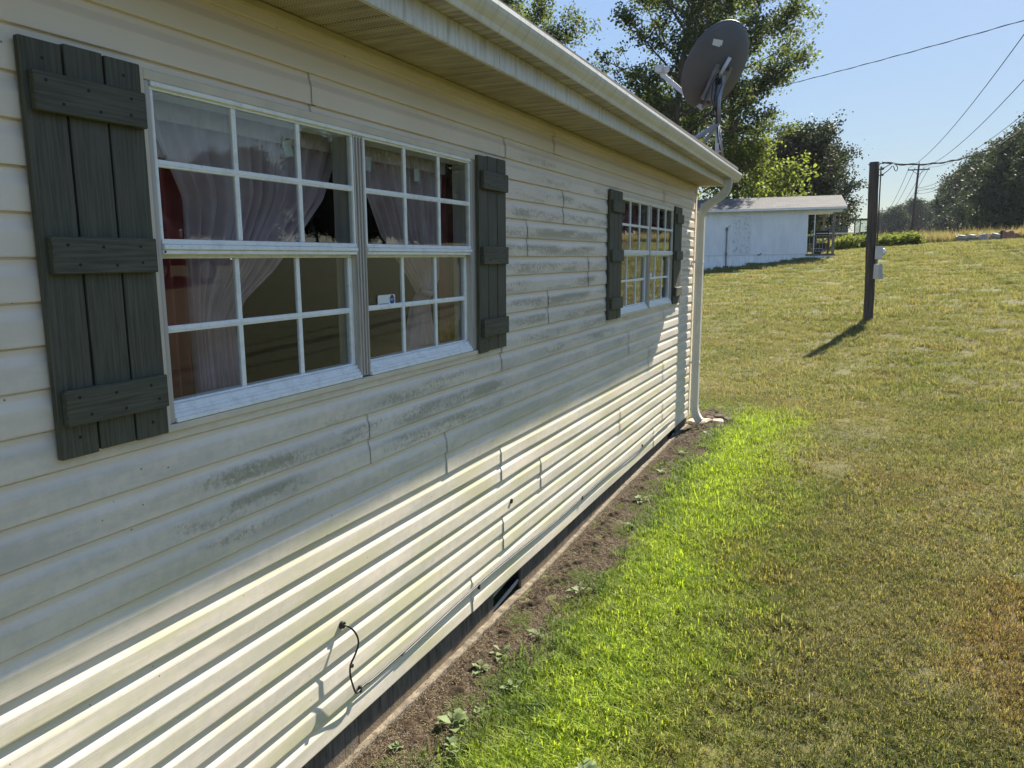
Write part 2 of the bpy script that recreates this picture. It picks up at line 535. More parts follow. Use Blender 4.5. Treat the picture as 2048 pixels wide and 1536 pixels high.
# kinds 0-4 lush, 5-9 mown
SRC = [grass_patch('blades_%02d' % i, 620, 0.36, 0.026, 0.058, 0.0042, 100 + i, 0.75) for i in range(5)]
SRC += [grass_patch('blades_%02d' % (5 + i), 680, 0.36, 0.015, 0.034, 0.0026, 200 + i, 0.9) for i in range(5)]
pts = []; scl = []; ids = []
def cam_ok(x, y, m=2.0):
    dx = x - 1.74
    fwd = dx * -0.4175 + y * 0.9087
    rt = dx * 0.9087 + y * 0.4175
    return (fwd > 1.0) & (rt < fwd * 0.70 + m) & (rt > -fwd * 0.75 - m)
def lay(x0, x1, y0, y1, step, sc, seed):
    q = np.random.default_rng(seed)
    X, Y = np.meshgrid(np.arange(x0, x1, step), np.arange(y0, y1, step), indexing='ij')
    X = (X + q.uniform(-.5, .5, X.shape) * step).ravel(); Y = (Y + q.uniform(-.5, .5, Y.shape) * step).ravel()
    ok = cam_ok(X, Y) & ~((X < 0.05) & (Y < 8.85)) & ~((X < edge_x(Y) + 0.10) & (Y < 9.6) )
    X, Y = X[ok], Y[ok]
    lush = (X + 0.45 * np.sin(Y * 1.1) * .4 + q.uniform(-.35, .35, len(X)) < 1.15) & (Y < 10.2 + q.uniform(-.4, .4, len(X)))
    keep = lush | (q.uniform(0, 1, len(X)) < 0.93)
    X, Y, lush = X[keep], Y[keep], lush[keep]
    pts.append(np.stack([X, Y, gz(X, Y) + 0.002], 1))
    s = sc * q.uniform(0.8, 1.25, len(X)) * np.where(lush, np.clip((X - edge_x(Y)) / .25, 0.55, 1.0), 1.0)
    scl.append(s)
    ids.append(np.where(lush, q.integers(0, 5, len(X)), q.integers(5, 10, len(X))))
lay(0.1, 5.0, 1.6, 6.0, 0.17, 1.0, 1)
lay(-1.0, 6.0, 6.0, 11.0, 0.22, 1.15, 2)
lay(-6.0, 7.5, 11.0, 20.0, 0.36, 1.6, 3)
lay(-10.0, 12.0, 20.0, 38.0, 0.62, 2.4, 4)
lay(-10.0, 16.0, 38.0, 52.0, 0.9, 3.0, 5)
q = np.random.default_rng(15)
TY_ = q.uniform(1.7, 9.0, 46); TX_ = edge_x(TY_) * q.uniform(.35, 1.0, 46) + .05
pts.append(np.stack([TX_, TY_, gz(TX_, TY_) + .015], 1)); scl.append(q.uniform(.18, .42, 46)); ids.append(q.integers(0, 5, 46))
pts = np.concatenate(pts); scl = np.concatenate(scl); ids = np.concatenate(ids)
rot = np.zeros((len(pts), 3)); rot[:, 2] = g.uniform(0, 6.28, len(pts))
scatter('lawn_grass', SRC, pts, rot, scl, ids, 'short mown lawn grass, fresh green near the house and dry olive beyond', 'grass')
# bits of dry grass litter on the soil
def litter_patch(seed):
    q = np.random.default_rng(seed)
    n = 90
    V = []; T = []
    for i in range(n):
        x, y = q.uniform(-.16, .16, 2); a = q.uniform(0, 6.28); l = q.uniform(.004, .018); w = q.uniform(.0006, .0016)
        z0, z1 = q.uniform(.002, .010, 2)
        d = np.array([np.cos(a), np.sin(a)]); pz = np.array([-d[1], d[0]])
        b = len(V)
        V += [(x - pz[0] * w, y - pz[1] * w, z0), (x + pz[0] * w, y + pz[1] * w, z0), (x + d[0] * l, y + d[1] * l, z1 + q.uniform(0, .006))]
        T.append((b, b + 1, b + 2))
    me = np_mesh('litter_%d' % seed, V, T, litter_m, 'mesh')
    return bpy.data.objects.new('litter_%d' % seed, me)
litter_m = simple('dry_litter', (0.17, 0.13, 0.08), 0.9, var=0.4, scale=40)
LS = [litter_patch(i) for i in range(4)]
q = np.random.default_rng(5)
LY = q.uniform(1.6, 9.7, 800); LX = q.uniform(0.0, 1.0, 800) * (edge_x(LY) + .05) + 0.03
scatter('dry_grass_litter', LS, np.stack([LX, LY, gz(LX, LY) + .018], 1), np.stack([np.zeros(800), np.zeros(800), q.uniform(0, 6.28, 800)], 1), q.uniform(.7, 1.3, 800), q.integers(0, 4, 800), 'dry grass clippings scattered on the bare soil by the wall', 'litter')

# ------------------------------------------------------------------ house materials
t = NT('cream_vinyl_siding')
P = t.pos()
xyz = t.sep(P)
base = t.mix(t.ramp(t.noise(P, 1.3, 4), 0.3, 0.7), (0.755, 0.655, 0.545), (0.80, 0.715, 0.610))
grain = t.noise(t.pos((4, 5, 230)), 1.0, 3, 0.6)
# each course weathers on its own: course number and height within the course
zc_ = t.math('DIVIDE', xyz[2], 0.1016)
kc = t.math('FLOOR', zc_)
fc = t.math('FRACT', zc_)
cvec = t.n('ShaderNodeCombineXYZ', {0: t.math('MULTIPLY', xyz[1], 1.5), 1: t.math('MULTIPLY', kc, 3.7), 2: t.math('MULTIPLY', fc, 0.9)}).outputs[0]
flatb = t.math('MULTIPLY', t.ramp(fc, 0.0, 0.25, 0.55, 1.0), t.ramp(fc, 0.78, 0.52))
fn = t.math('ADD', t.math('MULTIPLY', t.noise(cvec, 1.1, 6, 0.65), 0.7), t.math('MULTIPLY', t.noise(P, 26, 5, 0.7), 0.3))
film = t.math('MULTIPLY', t.ramp(fn, 0.36, 0.62), t.math('MULTIPLY', t.ramp(xyz[2], 2.1, 1.1), t.ramp(flatb, 0, 1, 0.35, 1.0)))
base = t.mix(t.math('MULTIPLY', film, 0.66), base, (0.46, 0.44, 0.385))
def blob(cy, cz, ry, rz):
    a = t.math('DIVIDE', t.math('SUBTRACT', xyz[1], cy), ry)
    b = t.math('DIVIDE', t.math('SUBTRACT', xyz[2], cz), rz)
    return t.ramp(t.math('ADD', t.math('MULTIPLY', a, a), t.math('MULTIPLY', b, b)), 1.0, 0.0)
w = blob(4.55, 1.80, 1.6, 0.72)
for bb in ((2.15, 1.17, 0.75, 0.09), (1.80, 1.04, 0.42, 0.12), (0.98, 1.60, 0.12, 0.06), (3.1, 1.15, 1.0, 0.2), (8.3, 1.9, 0.5, 0.5), (5.4, 1.4, 0.9, 0.4)):
    w = t.math('MAXIMUM', w, blob(*bb))
blot = t.noise(cvec, 1.5, 4, 0.6)
spk = t.noise(P, 62, 6, 0.8)
mm = t.math('ADD', t.math('ADD', blot, t.math('MULTIPLY', w, 0.17)), t.math('MULTIPLY', t.math('SUBTRACT', spk, 0.5), 0.85))
mask = t.math('MULTIPLY', t.ramp(mm, 0.57, 0.78), t.math('MULTIPLY', t.ramp(w, 0.02, 0.35), flatb))
base = t.mix(t.math('MULTIPLY', mask, 0.66), base, (0.25, 0.235, 0.165))
# yellowish algae on the lower courses
alg = t.math('MULTIPLY', t.ramp(t.noise(t.pos((1, .9, 7)), 1.9, 4), 0.4, 0.7), t.ramp(xyz[2], 1.15, 0.7))
base = t.mix(t.math('MULTIPLY', alg, 0.75), base, (0.55, 0.52, 0.32))
# fly specks
vor = t.n('ShaderNodeTexVoronoi', {'Vector': P, 'Scale': 24.0})
speck = t.math('MULTIPLY', t.ramp(vor.outputs['Distance'], 0.085, 0.05), t.ramp(vor.outputs['Color'], 0.62, 0.66))
base = t.mix(t.math('MULTIPLY', speck, 0.75), base, (0.09, 0.085, 0.07))
siding_m = t.done(t.pbsdf(base, t.ramp(film, 0, 1, 0.42, 0.7), 0, t.bump(grain, 0.22, 0.002), 0.35))

t = NT('cream_trim')
P = t.pos()
trim_m = t.done(t.pbsdf(t.mix(t.ramp(t.noise(P, 9, 5), 0.35, 0.75), (0.70, 0.62, 0.49), (0.60, 0.54, 0.45)), 0.5, 0, None, 0.4))

t = NT('tan_frieze_trim')
P = t.pos()
frieze_m = t.done(t.pbsdf(t.mix(t.ramp(t.noise(P, 5, 4), 0.35, 0.75), (0.58, 0.50, 0.35), (0.50, 0.43, 0.30)), 0.55, 0, None, 0.35))

t = NT('perforated_soffit')
P = t.pos()
xyz = t.sep(P)
cell = 0.0125
def tri(sock, off=0.0):
    f = t.math('FRACT', t.math('ADD', t.math('DIVIDE', sock, cell), off))
    return t.math('ABSOLUTE', t.math('SUBTRACT', f, 0.5))
d = t.math('ADD', t.math('POWER', tri(xyz[0]), 2.0), t.math('POWER', tri(xyz[1]), 2.0))
hole = t.ramp(d, 0.10, 0.045)
band = t.math('FRACT', t.math('DIVIDE', xyz[1], 0.1016))
hole = t.math('MULTIPLY', hole, t.math('MULTIPLY', t.ramp(band, 0.10, 0.16), t.ramp(band, 0.90, 0.84)))
base = t.mix(t.ramp(t.noise(t.pos((3, 9, 1)), 1.5, 5), 0.3, 0.7), (0.50, 0.44, 0.33), (0.36, 0.30, 0.21))
base = t.mix(t.math('MULTIPLY', hole, 0.85), base, (0.03, 0.025, 0.018))
soffit_m = t.done(t.pbsdf(base, 0.6, 0, None, 0.3))

def white_metal(name, streak, brown=(0.30, 0.22, 0.13), a=0.42, b=0.75, base=(0.74, 0.73, 0.69)):
    t = NT(name)
    P = t.pos()
    n1 = t.noise(t.pos((6, 34, 5)), 1.0, 5, 0.65)
    n2 = t.noise(P, 2.2, 4)
    c = t.mix(t.ramp(n2, 0.3, 0.7), base, tuple(x * 0.9 for x in base))
    c = t.mix(t.math('MULTIPLY', t.ramp(n1, a, b), streak), c, brown)
    c = t.mix(t.math('MULTIPLY', t.ramp(t.noise(P, 120, 3), 0.66, 0.75), 0.5), c, (0.14, 0.12, 0.08))
    return t.done(t.pbsdf(c, 0.42, 0, t.bump(t.noise(P, 7, 2), 0.12, 0.01), 0.45))
fascia_m = white_metal('stained_fascia', 0.62)
gutter_m = white_metal('stained_gutter', 0.40, (0.34, 0.30, 0.22))
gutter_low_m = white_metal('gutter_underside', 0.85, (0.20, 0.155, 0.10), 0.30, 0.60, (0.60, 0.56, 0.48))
spout_m = white_metal('downspout_metal', 0.30, (0.36, 0.33, 0.26), base=(0.66, 0.65, 0.60))
t = NT('white_window_metal')
P = t.pos()
c = t.mix(t.ramp(t.noise(t.pos((20, 20, 20)), 1.0, 5, 0.7), 0.42, 0.8), (0.88, 0.90, 0.91), (0.68, 0.69, 0.69))
c = t.mix(t.math('MULTIPLY', t.ramp(t.noise(P, 150, 2), 0.70, 0.74), 0.8), c, (0.12, 0.12, 0.12))
sash_m = t.done(t.pbsdf(c, 0.38, 0, None, 0.5))
t = NT('weathered_mullion_metal')
c = t.mix(t.ramp(t.noise(t.pos((60, 90, 3)), 1.0, 4), 0.35, 0.7), (0.52, 0.48, 0.44), (0.40, 0.37, 0.34))
mull_m = t.done(t.pbsdf(c, 0.45, 0.15, None, 0.5))
line_m = simple('dark_gasket', (0.08, 0.08, 0.08), 0.7)

def wood_paint(name, stretch, rough=0.62):
    t = NT(name)
    P = t.pos(stretch)
    n = t.noise(P, 1.0, 5, 0.65)
    nb = t.noise(t.pos((7, 7, 7)), 1.0, 3)
    c = t.mix(t.ramp(n, 0.32, 0.68), (0.046, 0.046, 0.033), (0.098, 0.098, 0.072))
    c = t.mix(t.ramp(nb, 0.35, 0.75, 0, 0.45), c, (0.092, 0.094, 0.074))
    c = t.mix(t.math('MULTIPLY', t.ramp(t.noise(t.pos((1, 1, 1)), 90, 3), 0.68, 0.72), 0.55), c, (0.12, 0.12, 0.10))
    return t.done(t.pbsdf(c, rough, 0, t.bump(n, 0.45, 0.004), 0.4))
board_m = wood_paint('green_painted_board', (150, 150, 5))
batten_m = wood_paint('green_painted_batten', (150, 5, 150))
screw_m = simple('painted_screw', (0.02, 0.022, 0.02), 0.5, 0.4)

t = NT('parged_foundation')
P = t.pos()
n = t.noise(t.pos((30, 40, 5)), 1.0, 5, 0.7)
c = t.mix(t.ramp(n, 0.3, 0.7), (0.075, 0.066, 0.056), (0.17, 0.15, 0.125))
low = t.ramp(t.math('ADD', t.sep(P)[2], t.math('MULTIPLY', t.noise(P, 22, 4, 0.7), 0.14)), -0.02, -0.10)
c = t.mix(t.math('MULTIPLY', low, 0.7), c, (0.30, 0.22, 0.13))
found_m = t.done(t.pbsdf(c, 0.95, 0, t.bump(t.noise(P, 120, 4), 0.6, 0.004), 0.1))
footing_m = simple('concrete_footing', (0.17, 0.14, 0.10), 0.95, var=0.4, scale=20, bump=0.6, bscale=90)
dark_m = simple('dark_void', (0.02, 0.02, 0.02), 0.9)
room_m = simple('room_paint', (0.06, 0.05, 0.04), 0.9)
t = NT('asphalt_shingles')
P = t.objc()
br = t.n('ShaderNodeTexBrick', {'Vector': t.n('ShaderNodeCombineXYZ', {0: t.sep(P)[1], 1: t.sep(P)[0], 2: 0.0}).outputs[0], 'Scale': 1.0, 'Mortar Size': 0.006, 'Brick Width': 0.3, 'Row Height': 0.14,
                              'Color1': (0.16, 0.15, 0.145), 'Color2': (0.10, 0.095, 0.09), 'Mortar': (0.03, 0.03, 0.03)})
roof_m = t.done(t.pbsdf(t.mix(0.4, br.outputs[0], t.mix(t.noise(P, 80, 2), (0.05, 0.05, 0.05), (0.24, 0.22, 0.21))), 0.95, 0, t.bump(br.outputs[1], -0.5, 0.01), 0.1))

# window glass: clear pane, physical Fresnel reflection on each face
t = NT('window_glass')
bf = t.n('ShaderNodeNewGeometry').outputs['Backfacing']
fr = t.n('ShaderNodeFresnel', {'IOR': t.ramp(bf, 0.0, 1.0, 1.50, 1 / 1.50)})
gl = t.n('ShaderNodeBsdfGlossy', {'Color': (1, 1, 1), 'Roughness': 0.0})
wob = t.bump(t.noise(t.pos((1, 1, 1)), 2.6, 1), 0.05, 0.01)
t.set(gl, 'Normal', wob)
tp = t.n('ShaderNodeBsdfTransparent', {'Color': (0.90, 0.93, 0.92)})
glass_m = t.done(t.n('ShaderNodeMixShader', {0: fr.outputs[0], 1: tp.outputs[0], 2: gl.outputs[0]}).outputs[0])

# ------------------------------------------------------------------ house
C = 0.1016
Y_END = 8.74
house = empty('house', (0, 2, -0.2), 'cream vinyl sided house with dark green shutters, white gutter and mildewed wall', 'house')
def hp(o):
    """keep world position of a mesh built in world space when parented to the house"""
    o.location = Vector(o.location) - house.location
    return o
H = house

COURSE = [(-.0015, 0), (.0098, 0), (.0104, .004), (.0095, .056), (.0084, .061), (.0030, .0760), (.0014, .081), (.0010, .0955), (-.0015, .0970), (-.0015, .1015)]
rngs = np.random.default_rng(21)
WAVE = [(rngs.uniform(.8, 6), rngs.uniform(0, 6.28), rngs.uniform(0, 40)) for _ in range(6)]
def wavy(y, z):
    return sum(math.sin(f * y + ph + k * z) for f, ph, k in WAVE) * 0.00035
def siding_piece(y0, y1, z0, z1, lift=0.0):
    prof = []
    k0 = int(math.floor(z0 / C + 1e-6))
    k1 = int(math.ceil(z1 / C - 1e-6))
    for k in range(k0, k1):
        for x, z in COURSE:
            prof.append((x, k * C + z))
    def xat(z):
        zz = z - math.floor(z / C + 1e-9) * C
        for (xa, za), (xb, zb) in zip(COURSE[1:], COURSE[2:]):
            if za <= zz <= zb:
                return xa + (xb - xa) * (zz - za) / max(zb - za, 1e-9)
        return 0.001
    pr = [p for p in prof if z0 - 1e-5 <= p[1] <= z1 + 1e-5]
    if not pr or pr[0][1] > z0 + 1e-4:
        pr = [(xat(z0), z0)] + pr
    if pr[-1][1] < z1 - 1e-4:
        pr = pr + [(xat(z1), z1)]
    n = max(2, int((y1 - y0) / 0.12) + 1)
    ys = list(np.linspace(y0, y1, n))
    m = MB()
    for i, y in enumerate(ys):
        for (x, z) in pr:
            lf = lift * math.exp(-(y - y0) / 0.16) if lift else 0
            xx = x + wavy(y, z) + lf
            m.v.append((xx, y, z))
    k = len(pr)
    for i in range(len(ys) - 1):
        for j in range(k - 1):
            m.f.append((i * k + j, (i + 1) * k + j, (i + 1) * k + j + 1, i * k + j + 1))
    return m
SEAMS = {0: [-0.6, 3.26, 7.04], 1: [-.1, 3.64, 7.38], 2: [0.5, 4.19, 5.89], 3: [-.1, 3.62, 7.35], 4: [-.7, 3.02, 6.78], 5: [-1.3, 2.41, 6.10], 6: [-.1, 3.63, 7.3],
         7: [0.6, 4.30], 8: [1.0, 5.05], 9: [0.3, 3.98], 10: [0.8, 4.55], 11: [-1.5, 2.15, 3.69, 7.2], 12: [0.7, 4.38]}
WINS = [1.475, 5.775]            # frame start of the two double windows
WW = 1.87
HOLES = [(w - 0.012, w + WW + 0.035, 1.352, 2.300) for w in WINS]
TOP = 2.597
for row in range(13):
    z0 = row * 2 * C
    z1 = min(z0 + 2 * C, TOP)
    cuts = [-4.0] + SEAMS[row] + [Y_END - 0.05]
    for a, b in zip(cuts[:-1], cuts[1:]):
        b2 = b + 0.025 if b < Y_END - 0.06 else b
        todo = [(a, b2, z0, z1, 0.0042 if a > -3.9 else 0.0)]
        for (hy0, hy1, hz0, hz1) in HOLES:
            nxt = []
            for (p0, p1, q0, q1, lf) in todo:
                if p1 <= hy0 or p0 >= hy1 or q1 <= hz0 or q0 >= hz1:
                    nxt.append((p0, p1, q0, q1, lf)); continue
                if p0 < hy0: nxt.append((p0, hy0, q0, q1, lf))
                if p1 > hy1: nxt.append((hy1, p1, q0, q1, 0.0))
                l, r = max(p0, hy0), min(p1, hy1)
                if q0 < hz0: nxt.append((l, r, q0, hz0, 0.0 if l > p0 else lf))
                if q1 > hz1: nxt.append((l, r, hz1, q1, 0.0 if l > p0 else lf))
            todo = nxt
        for (p0, p1, q0, q1, lf) in todo:
            if p1 - p0 > 0.004 and q1 - q0 > 0.004:
                hp(siding_piece(p0, p1, q0, q1, lf).build('siding_panel', siding_m, H))

# sheathing behind the siding, foundation, footing
m = MB()
ys = [-4.0, WINS[0] - 0.01, WINS[0] + WW + 0.01, WINS[1] - 0.01, WINS[1] + WW + 0.01, Y_END - 0.06]
for i in range(0, 6, 2):
    m.box(-0.10, -0.014, ys[i], ys[i + 1], 0.01, 2.60)
for i in (1, 3):
    m.box(-0.099, -0.015, ys[i], ys[i + 1], 0.012, 1.36)
    m.box(-0.099, -0.015, ys[i], ys[i + 1], 2.295, 2.598)
hp(m.build('wall_sheathing', room_m, H))
VENTS = [(3.57, 3.94), (7.78, 8.14)]
joints = [-4.0, -1.2, 0.6, 2.30, 3.57, 3.94, 5.55, 6.9, 7.78, 8.14, Y_END - 0.02]
for a, b in zip(joints[:-1], joints[1:]):
    if (a, b) in VENTS:
        continue
    hp(MB().box(-0.20, -0.016 + random.uniform(-.003, .003), a + 0.003, b - 0.003, -0.40, 0.006, 0.003).build('foundation_panel', found_m, H))
m = MB()
ya = np.arange(-4, Y_END, 0.05)
za = gz(ya * 0, ya) + 0.024
for i, (yy, zz) in enumerate(zip(ya, za)):
    zt = zz + random.uniform(-.003, .003)
    xo = 0.014 + 0.004 * math.sin(yy * 2.1) + random.uniform(-.0015, .0015)
    m.v += [(-.03, yy, zt + .002), (xo - .004, yy, zt), (xo, yy, zt - .005), (xo + .002, yy, zt - .12)]
    if i:
        b = len(m.v) - 8
        m.f += [(b, b + 1, b + 5, b + 4), (b + 1, b + 2, b + 6, b + 5), (b + 2, b + 3, b + 7, b + 6)]
hp(m.build('footing_ledge', footing_m, H))
for a, b in VENTS:
    v = empty('crawl_vent', (0, 0, 0), parent=H)
    hp(v)
    MB().box(-0.60, -0.58, a, b, -0.4, 0.0).build('dark_backing', dark_m, v)
    for k in range(3):
        z = -0.03 - k * 0.05
        MB().obox((-0.10 + .03 * k, a + 0.005, z - 0.03), (-0.10 + .03 * k, b - 0.005, z + (0.012 if k else -.004)), 0.012, 0.035, (0.5, 0, 1)).build('louver_slat', simple('grey_slat', (0.36, 0.35, 0.31), 0.8) if k == 0 and a < 5 else bpy.data.materials['grey_slat'], v)
    MB().box(-0.2, -0.03, a - .012, a + 0.004, -.3, 0.0).build('vent_frame', dark_m, v)
    MB().box(-0.2, -0.03, b - 0.004, b + .012, -.3, 0.0).build('vent_frame', dark_m, v)

# corner post
m = MB()
m.box(-0.07, 0.016, Y_END - 0.062, Y_END + 0.002, 0.0, 2.60, 0.004)
m.box(-0.075, 0.0, Y_END + 0.002, Y_END + 0.018, 0.0, 2.60, 0.004)
hp(m.build('corner_post', trim_m, H))
# gable ends, back wall, room shell
hp(MB().add([(-.02, Y_END + .001, .0), (-8, Y_END + .001, 0), (-8, Y_END + .001, 2.62), (-4, Y_END + .001, 4.05), (-.02, Y_END + .001, 2.70),
             (-.02, Y_END - .11, .0), (-8, Y_END - .11, 0), (-8, Y_END - .11, 2.62), (-4, Y_END - .11, 4.05), (-.02, Y_END - .11, 2.70)],
            [(0, 1, 2, 3, 4), (9, 8, 7, 6, 5), (0, 5, 6, 1), (1, 6, 7, 2), (2, 7, 8, 3), (3, 8, 9, 4), (4, 9, 5, 0)]).build('gable_wall', siding_m, H))
hp(MB().add([(-.02, -4.0, .0), (-8, -4, 0), (-8, -4, 2.62), (-4, -4, 4.05), (-.02, -4, 2.70), (-.02, -3.9, .0), (-8, -3.9, 0), (-8, -3.9, 2.62), (-4, -3.9, 4.05), (-.02, -3.9, 2.70)],
            [(0, 1, 2, 3, 4), (9, 8, 7, 6, 5), (0, 5, 6, 1), (1, 6, 7, 2), (2, 7, 8, 3), (3, 8, 9, 4), (4, 9, 5, 0)]).build('gable_wall', siding_m, H))
hp(MB().box(-8.0, -7.9, -3.9, Y_END - .12, -.3, 2.62).build('back_wall', siding_m, H))
hp(MB().box(-8.0, -0.21, -3.99, -3.9, -.4, 0.0).build('foundation_panel', found_m, H))
hp(MB().box(-8, -.21, Y_END - .12, Y_END - .02, -.4, 0.0).build('foundation_panel', found_m, H))
m = MB()
m.box(-7.9, -0.10, -3.9, Y_END - .12, 0.30, 0.36)
m.box(-7.9, -0.10, -3.9, Y_END - .12, 2.50, 2.55)
m.box(-3.6, -3.5, -3.9, Y_END - .12, 0.36, 2.50)
m.box(-3.5, -0.101, 4.5, 4.6, 0.36, 2.50)
hp(m.build('room_shell', room_m, H))

# eaves: soffit panels, frieze trim, fascia, gutter
SX = 0.30
EY0, EY1 = -4.2, 8.80
y = EY0
k = 0
pw = 0.3048
while y < EY1 - 0.01:
    y1 = min(y + pw, EY1)
    m = MB()
    prof = []
    u = 0.0
    while u < y1 - y - 1e-4:
        for du, dz in ((0.0, .006), (.004, .0), (.0976, 0.0), (.1016, .006)):
            uu = min(u + du, y1 - y)
            prof.append((y + uu, 2.600 + dz - (0.001 if k % 2 else 0)))
        u += 0.1016
    n = len(prof)
    vs = [(0.0, a, b) for a, b in prof] + [(SX + .004, a, b) for a, b in prof]
    m.add(vs, [(i, i + 1, n + i + 1, n + i) for i in range(n - 1)])
    hp(m.build('soffit_panel', soffit_m, H))
    y = y1
    k += 1
hp(MB().box(0.0, 0.021, EY0, 5.98, 2.572, 2.5985, 0.003).build('frieze_trim', frieze_m, H))
hp(MB().box(0.0, 0.0195, 5.984, EY1 - .02, 2.572, 2.5985, 0.003).build('frieze_trim', frieze_m, H))
FS = [(EY0, 2.976), (2.972, 6.06), (6.056, EY1 + 0.02)]
for i, (a, b) in enumerate(FS):
    dx = 0.0015 * (i % 2)
    hp(MB().extr([(SX, 2.592), (SX + .022 + dx, 2.588), (SX + .024 + dx, 2.592), (SX + .024 + dx, 2.78), (SX + .002, 2.78), (SX + .002, 2.604), (SX, 2.604)], a, b).build('fascia_board', fascia_m, H))
hp(MB().box(0.0, SX + .018, EY1 + .002, EY1 + .021, 2.592, 2.78).build('rake_return', fascia_m, H))
# K-style gutter with fall towards the downspout
GB = SX + 0.026
def gut(y):
    return 0.035 * (1 - (y - 2.2) / 6.8)
outer = [(0, .085), (0, 0), (.075, 0), (.080, .004), (.086, .022), (.104, .040), (.116, .058), (.120, .072), (.120, .088)]
inner = [(.108, .088), (.108, .080), (.117, .080), (.113, .061), (.101, .044), (.083, .026), (.072, .003), (.003, .003), (.003, .085)]
ys = np.linspace(EY0, 9.05, 60)
m = MB(); ml = MB()
pr = outer + inner
n = len(pr)
for yy in ys:
    zo = 2.645 + gut(yy) + 0.0012 * math.sin(yy * 2.3)
    m.v += [(GB + x, yy, zo + z) for x, z in pr]
for i in range(len(ys) - 1):
    for j in range(n):
        if j == 1: continue
        m.f.append((i * n + j, i * n + (j + 1) % n, (i + 1) * n + (j + 1) % n, (i + 1) * n + j))
hp(m.build('gutter', gutter_m, H))
for i, yy in enumerate(ys):
    zo = 2.645 + gut(yy) + 0.0012 * math.sin(yy * 2.3) - 0.0002
    ml.v += [(GB, yy, zo), (GB + .0755, yy, zo)]
    if i: ml.f.append((2 * i - 2, 2 * i - 1, 2 * i + 1, 2 * i))
hp(ml.build('gutter_underside', gutter_low_m, H))
zo = 2.645 + gut(9.05)
hp(MB().add([(GB + x, 9.051, zo + z) for x, z in outer], [tuple(range(len(outer)))]).build('gutter_end_cap', gutter_m, H))
# roof
m = MB()
z_e = 2.775; x_e = 0.40; sl = 0.33
m.extr([(x_e, z_e), (-4.0, z_e + (x_e + 4) * sl), (-8.4, z_e), (-8.4, z_e + .03), (-4.0, z_e + (x_e + 4) * sl + .035), (x_e, z_e + .03)], EY0 - .05, 9.04)
hp(m.build('roof', roof_m, H))
hp(MB().obox((SX + .01, 9.015, 2.74), (-4.0, 9.015, 2.74 + (SX + 4) * sl), 0.03, 0.12).obox((-8.3, 9.015, 2.74), (-4.0, 9.015, 2.74 + (SX + 4) * sl), 0.029, 0.12).build('rake_board', fascia_m, H))
hp(MB().add([(SX + .02, EY1 + .02, 2.68), (SX + .02, 9.0, 2.68), (-4, 9.0, 2.68 + (SX + 4) * sl), (-4, EY1 + .02, 2.68 + (SX + 4) * sl)], [(0, 1, 2, 3)]).build('rake_soffit', fascia_m, H))

# downspout: rectangular section swept along a path
def rect_sweep(path, wx, wy, rib=True):
    m = MB()
    sec = [(-wx, -wy), (-wx * .33, -wy), (-wx * .30, -wy * .86), (wx * .30, -wy * .86), (wx * .33, -wy), (wx, -wy), (wx, -wy * .3), (wx * .93, -wy * .25), (wx * .93, wy * .25), (wx, wy * .3), (wx, wy), (-wx, wy)]
    n = len(sec)
    P = [Vector(p) for p in path]
    for i, p in enumerate(P):
        d = (P[min(i + 1, len(P) - 1)] - P[max(i - 1, 0)]).normalized()
        ey = Vector((0, 1, 0)) - d * d.y
        ey.normalize()
        ex = ey.cross(d)
        if ex.x < 0: ex = -ex
        cr_ = 1.0 - (0.035 if (rib and i % 2) else 0)
        for a, b in sec:
            m.v.append(tuple(p + ex * a * cr_ + ey * b * cr_))
    for i in range(len(P) - 1):
        for j in range(n):
            m.f.append((i * n + j, i * n + (j + 1) % n, (i + 1) * n + (j + 1) % n, (i + 1) * n + j))
    return m
def arc(a, b, c, k=8):
    """quadratic curve through a, corner b, c"""
    a, b, c = Vector(a), Vector(b), Vector(c)
    return [a * (1 - s) ** 2 + b * 2 * s * (1 - s) + c * s * s for s in [i / k for i in range(k + 1)]]
dsp = empty('downspout', (0, 0, 0), parent=H); hp(dsp)
DY = 8.62
zo = 2.645 + gut(DY)
rect_sweep([(0.365, DY, zo + .01), (0.365, DY, zo - .02)] + arc((0.365, DY, zo - .04), (0.365, DY, zo - .13), (0.29, DY, zo - .18), 9), 0.040, 0.034).build('elbow', spout_m, dsp)
rect_sweep([(0.295, DY, zo - .177), (0.175, DY, zo - .255)], 0.0405, 0.0345, False).build('offset_pipe', spout_m, dsp)
rect_sweep(arc((0.18, DY, zo - .252), (0.088, DY, zo - .315), (0.088, DY, zo - .42), 9), 0.0412, 0.0352).build('elbow', spout_m, dsp)
rect_sweep([(0.088, DY, zo - .41), (0.088, DY, 0.36)], 0.0400, 0.034, False).build('pipe', spout_m, dsp)
rect_sweep([(0.088, DY, 0.40), (0.088, DY, 0.14)], 0.0412, 0.0352, False).build('pipe', spout_m, dsp)
rect_sweep(arc((0.088, DY, 0.15), (0.088, DY, 0.03), (0.165, DY - .02, -0.045), 12), 0.0415, 0.0355).build('elbow', spout_m, dsp)
for z in (1.75, 0.62):
    MB().box(0.012, 0.13, DY - .0365, DY - .0345, z, z + .028).box(0.1285, 0.1305, DY - .036, DY + .036, z, z + .028).build('strap', spout_m, dsp)

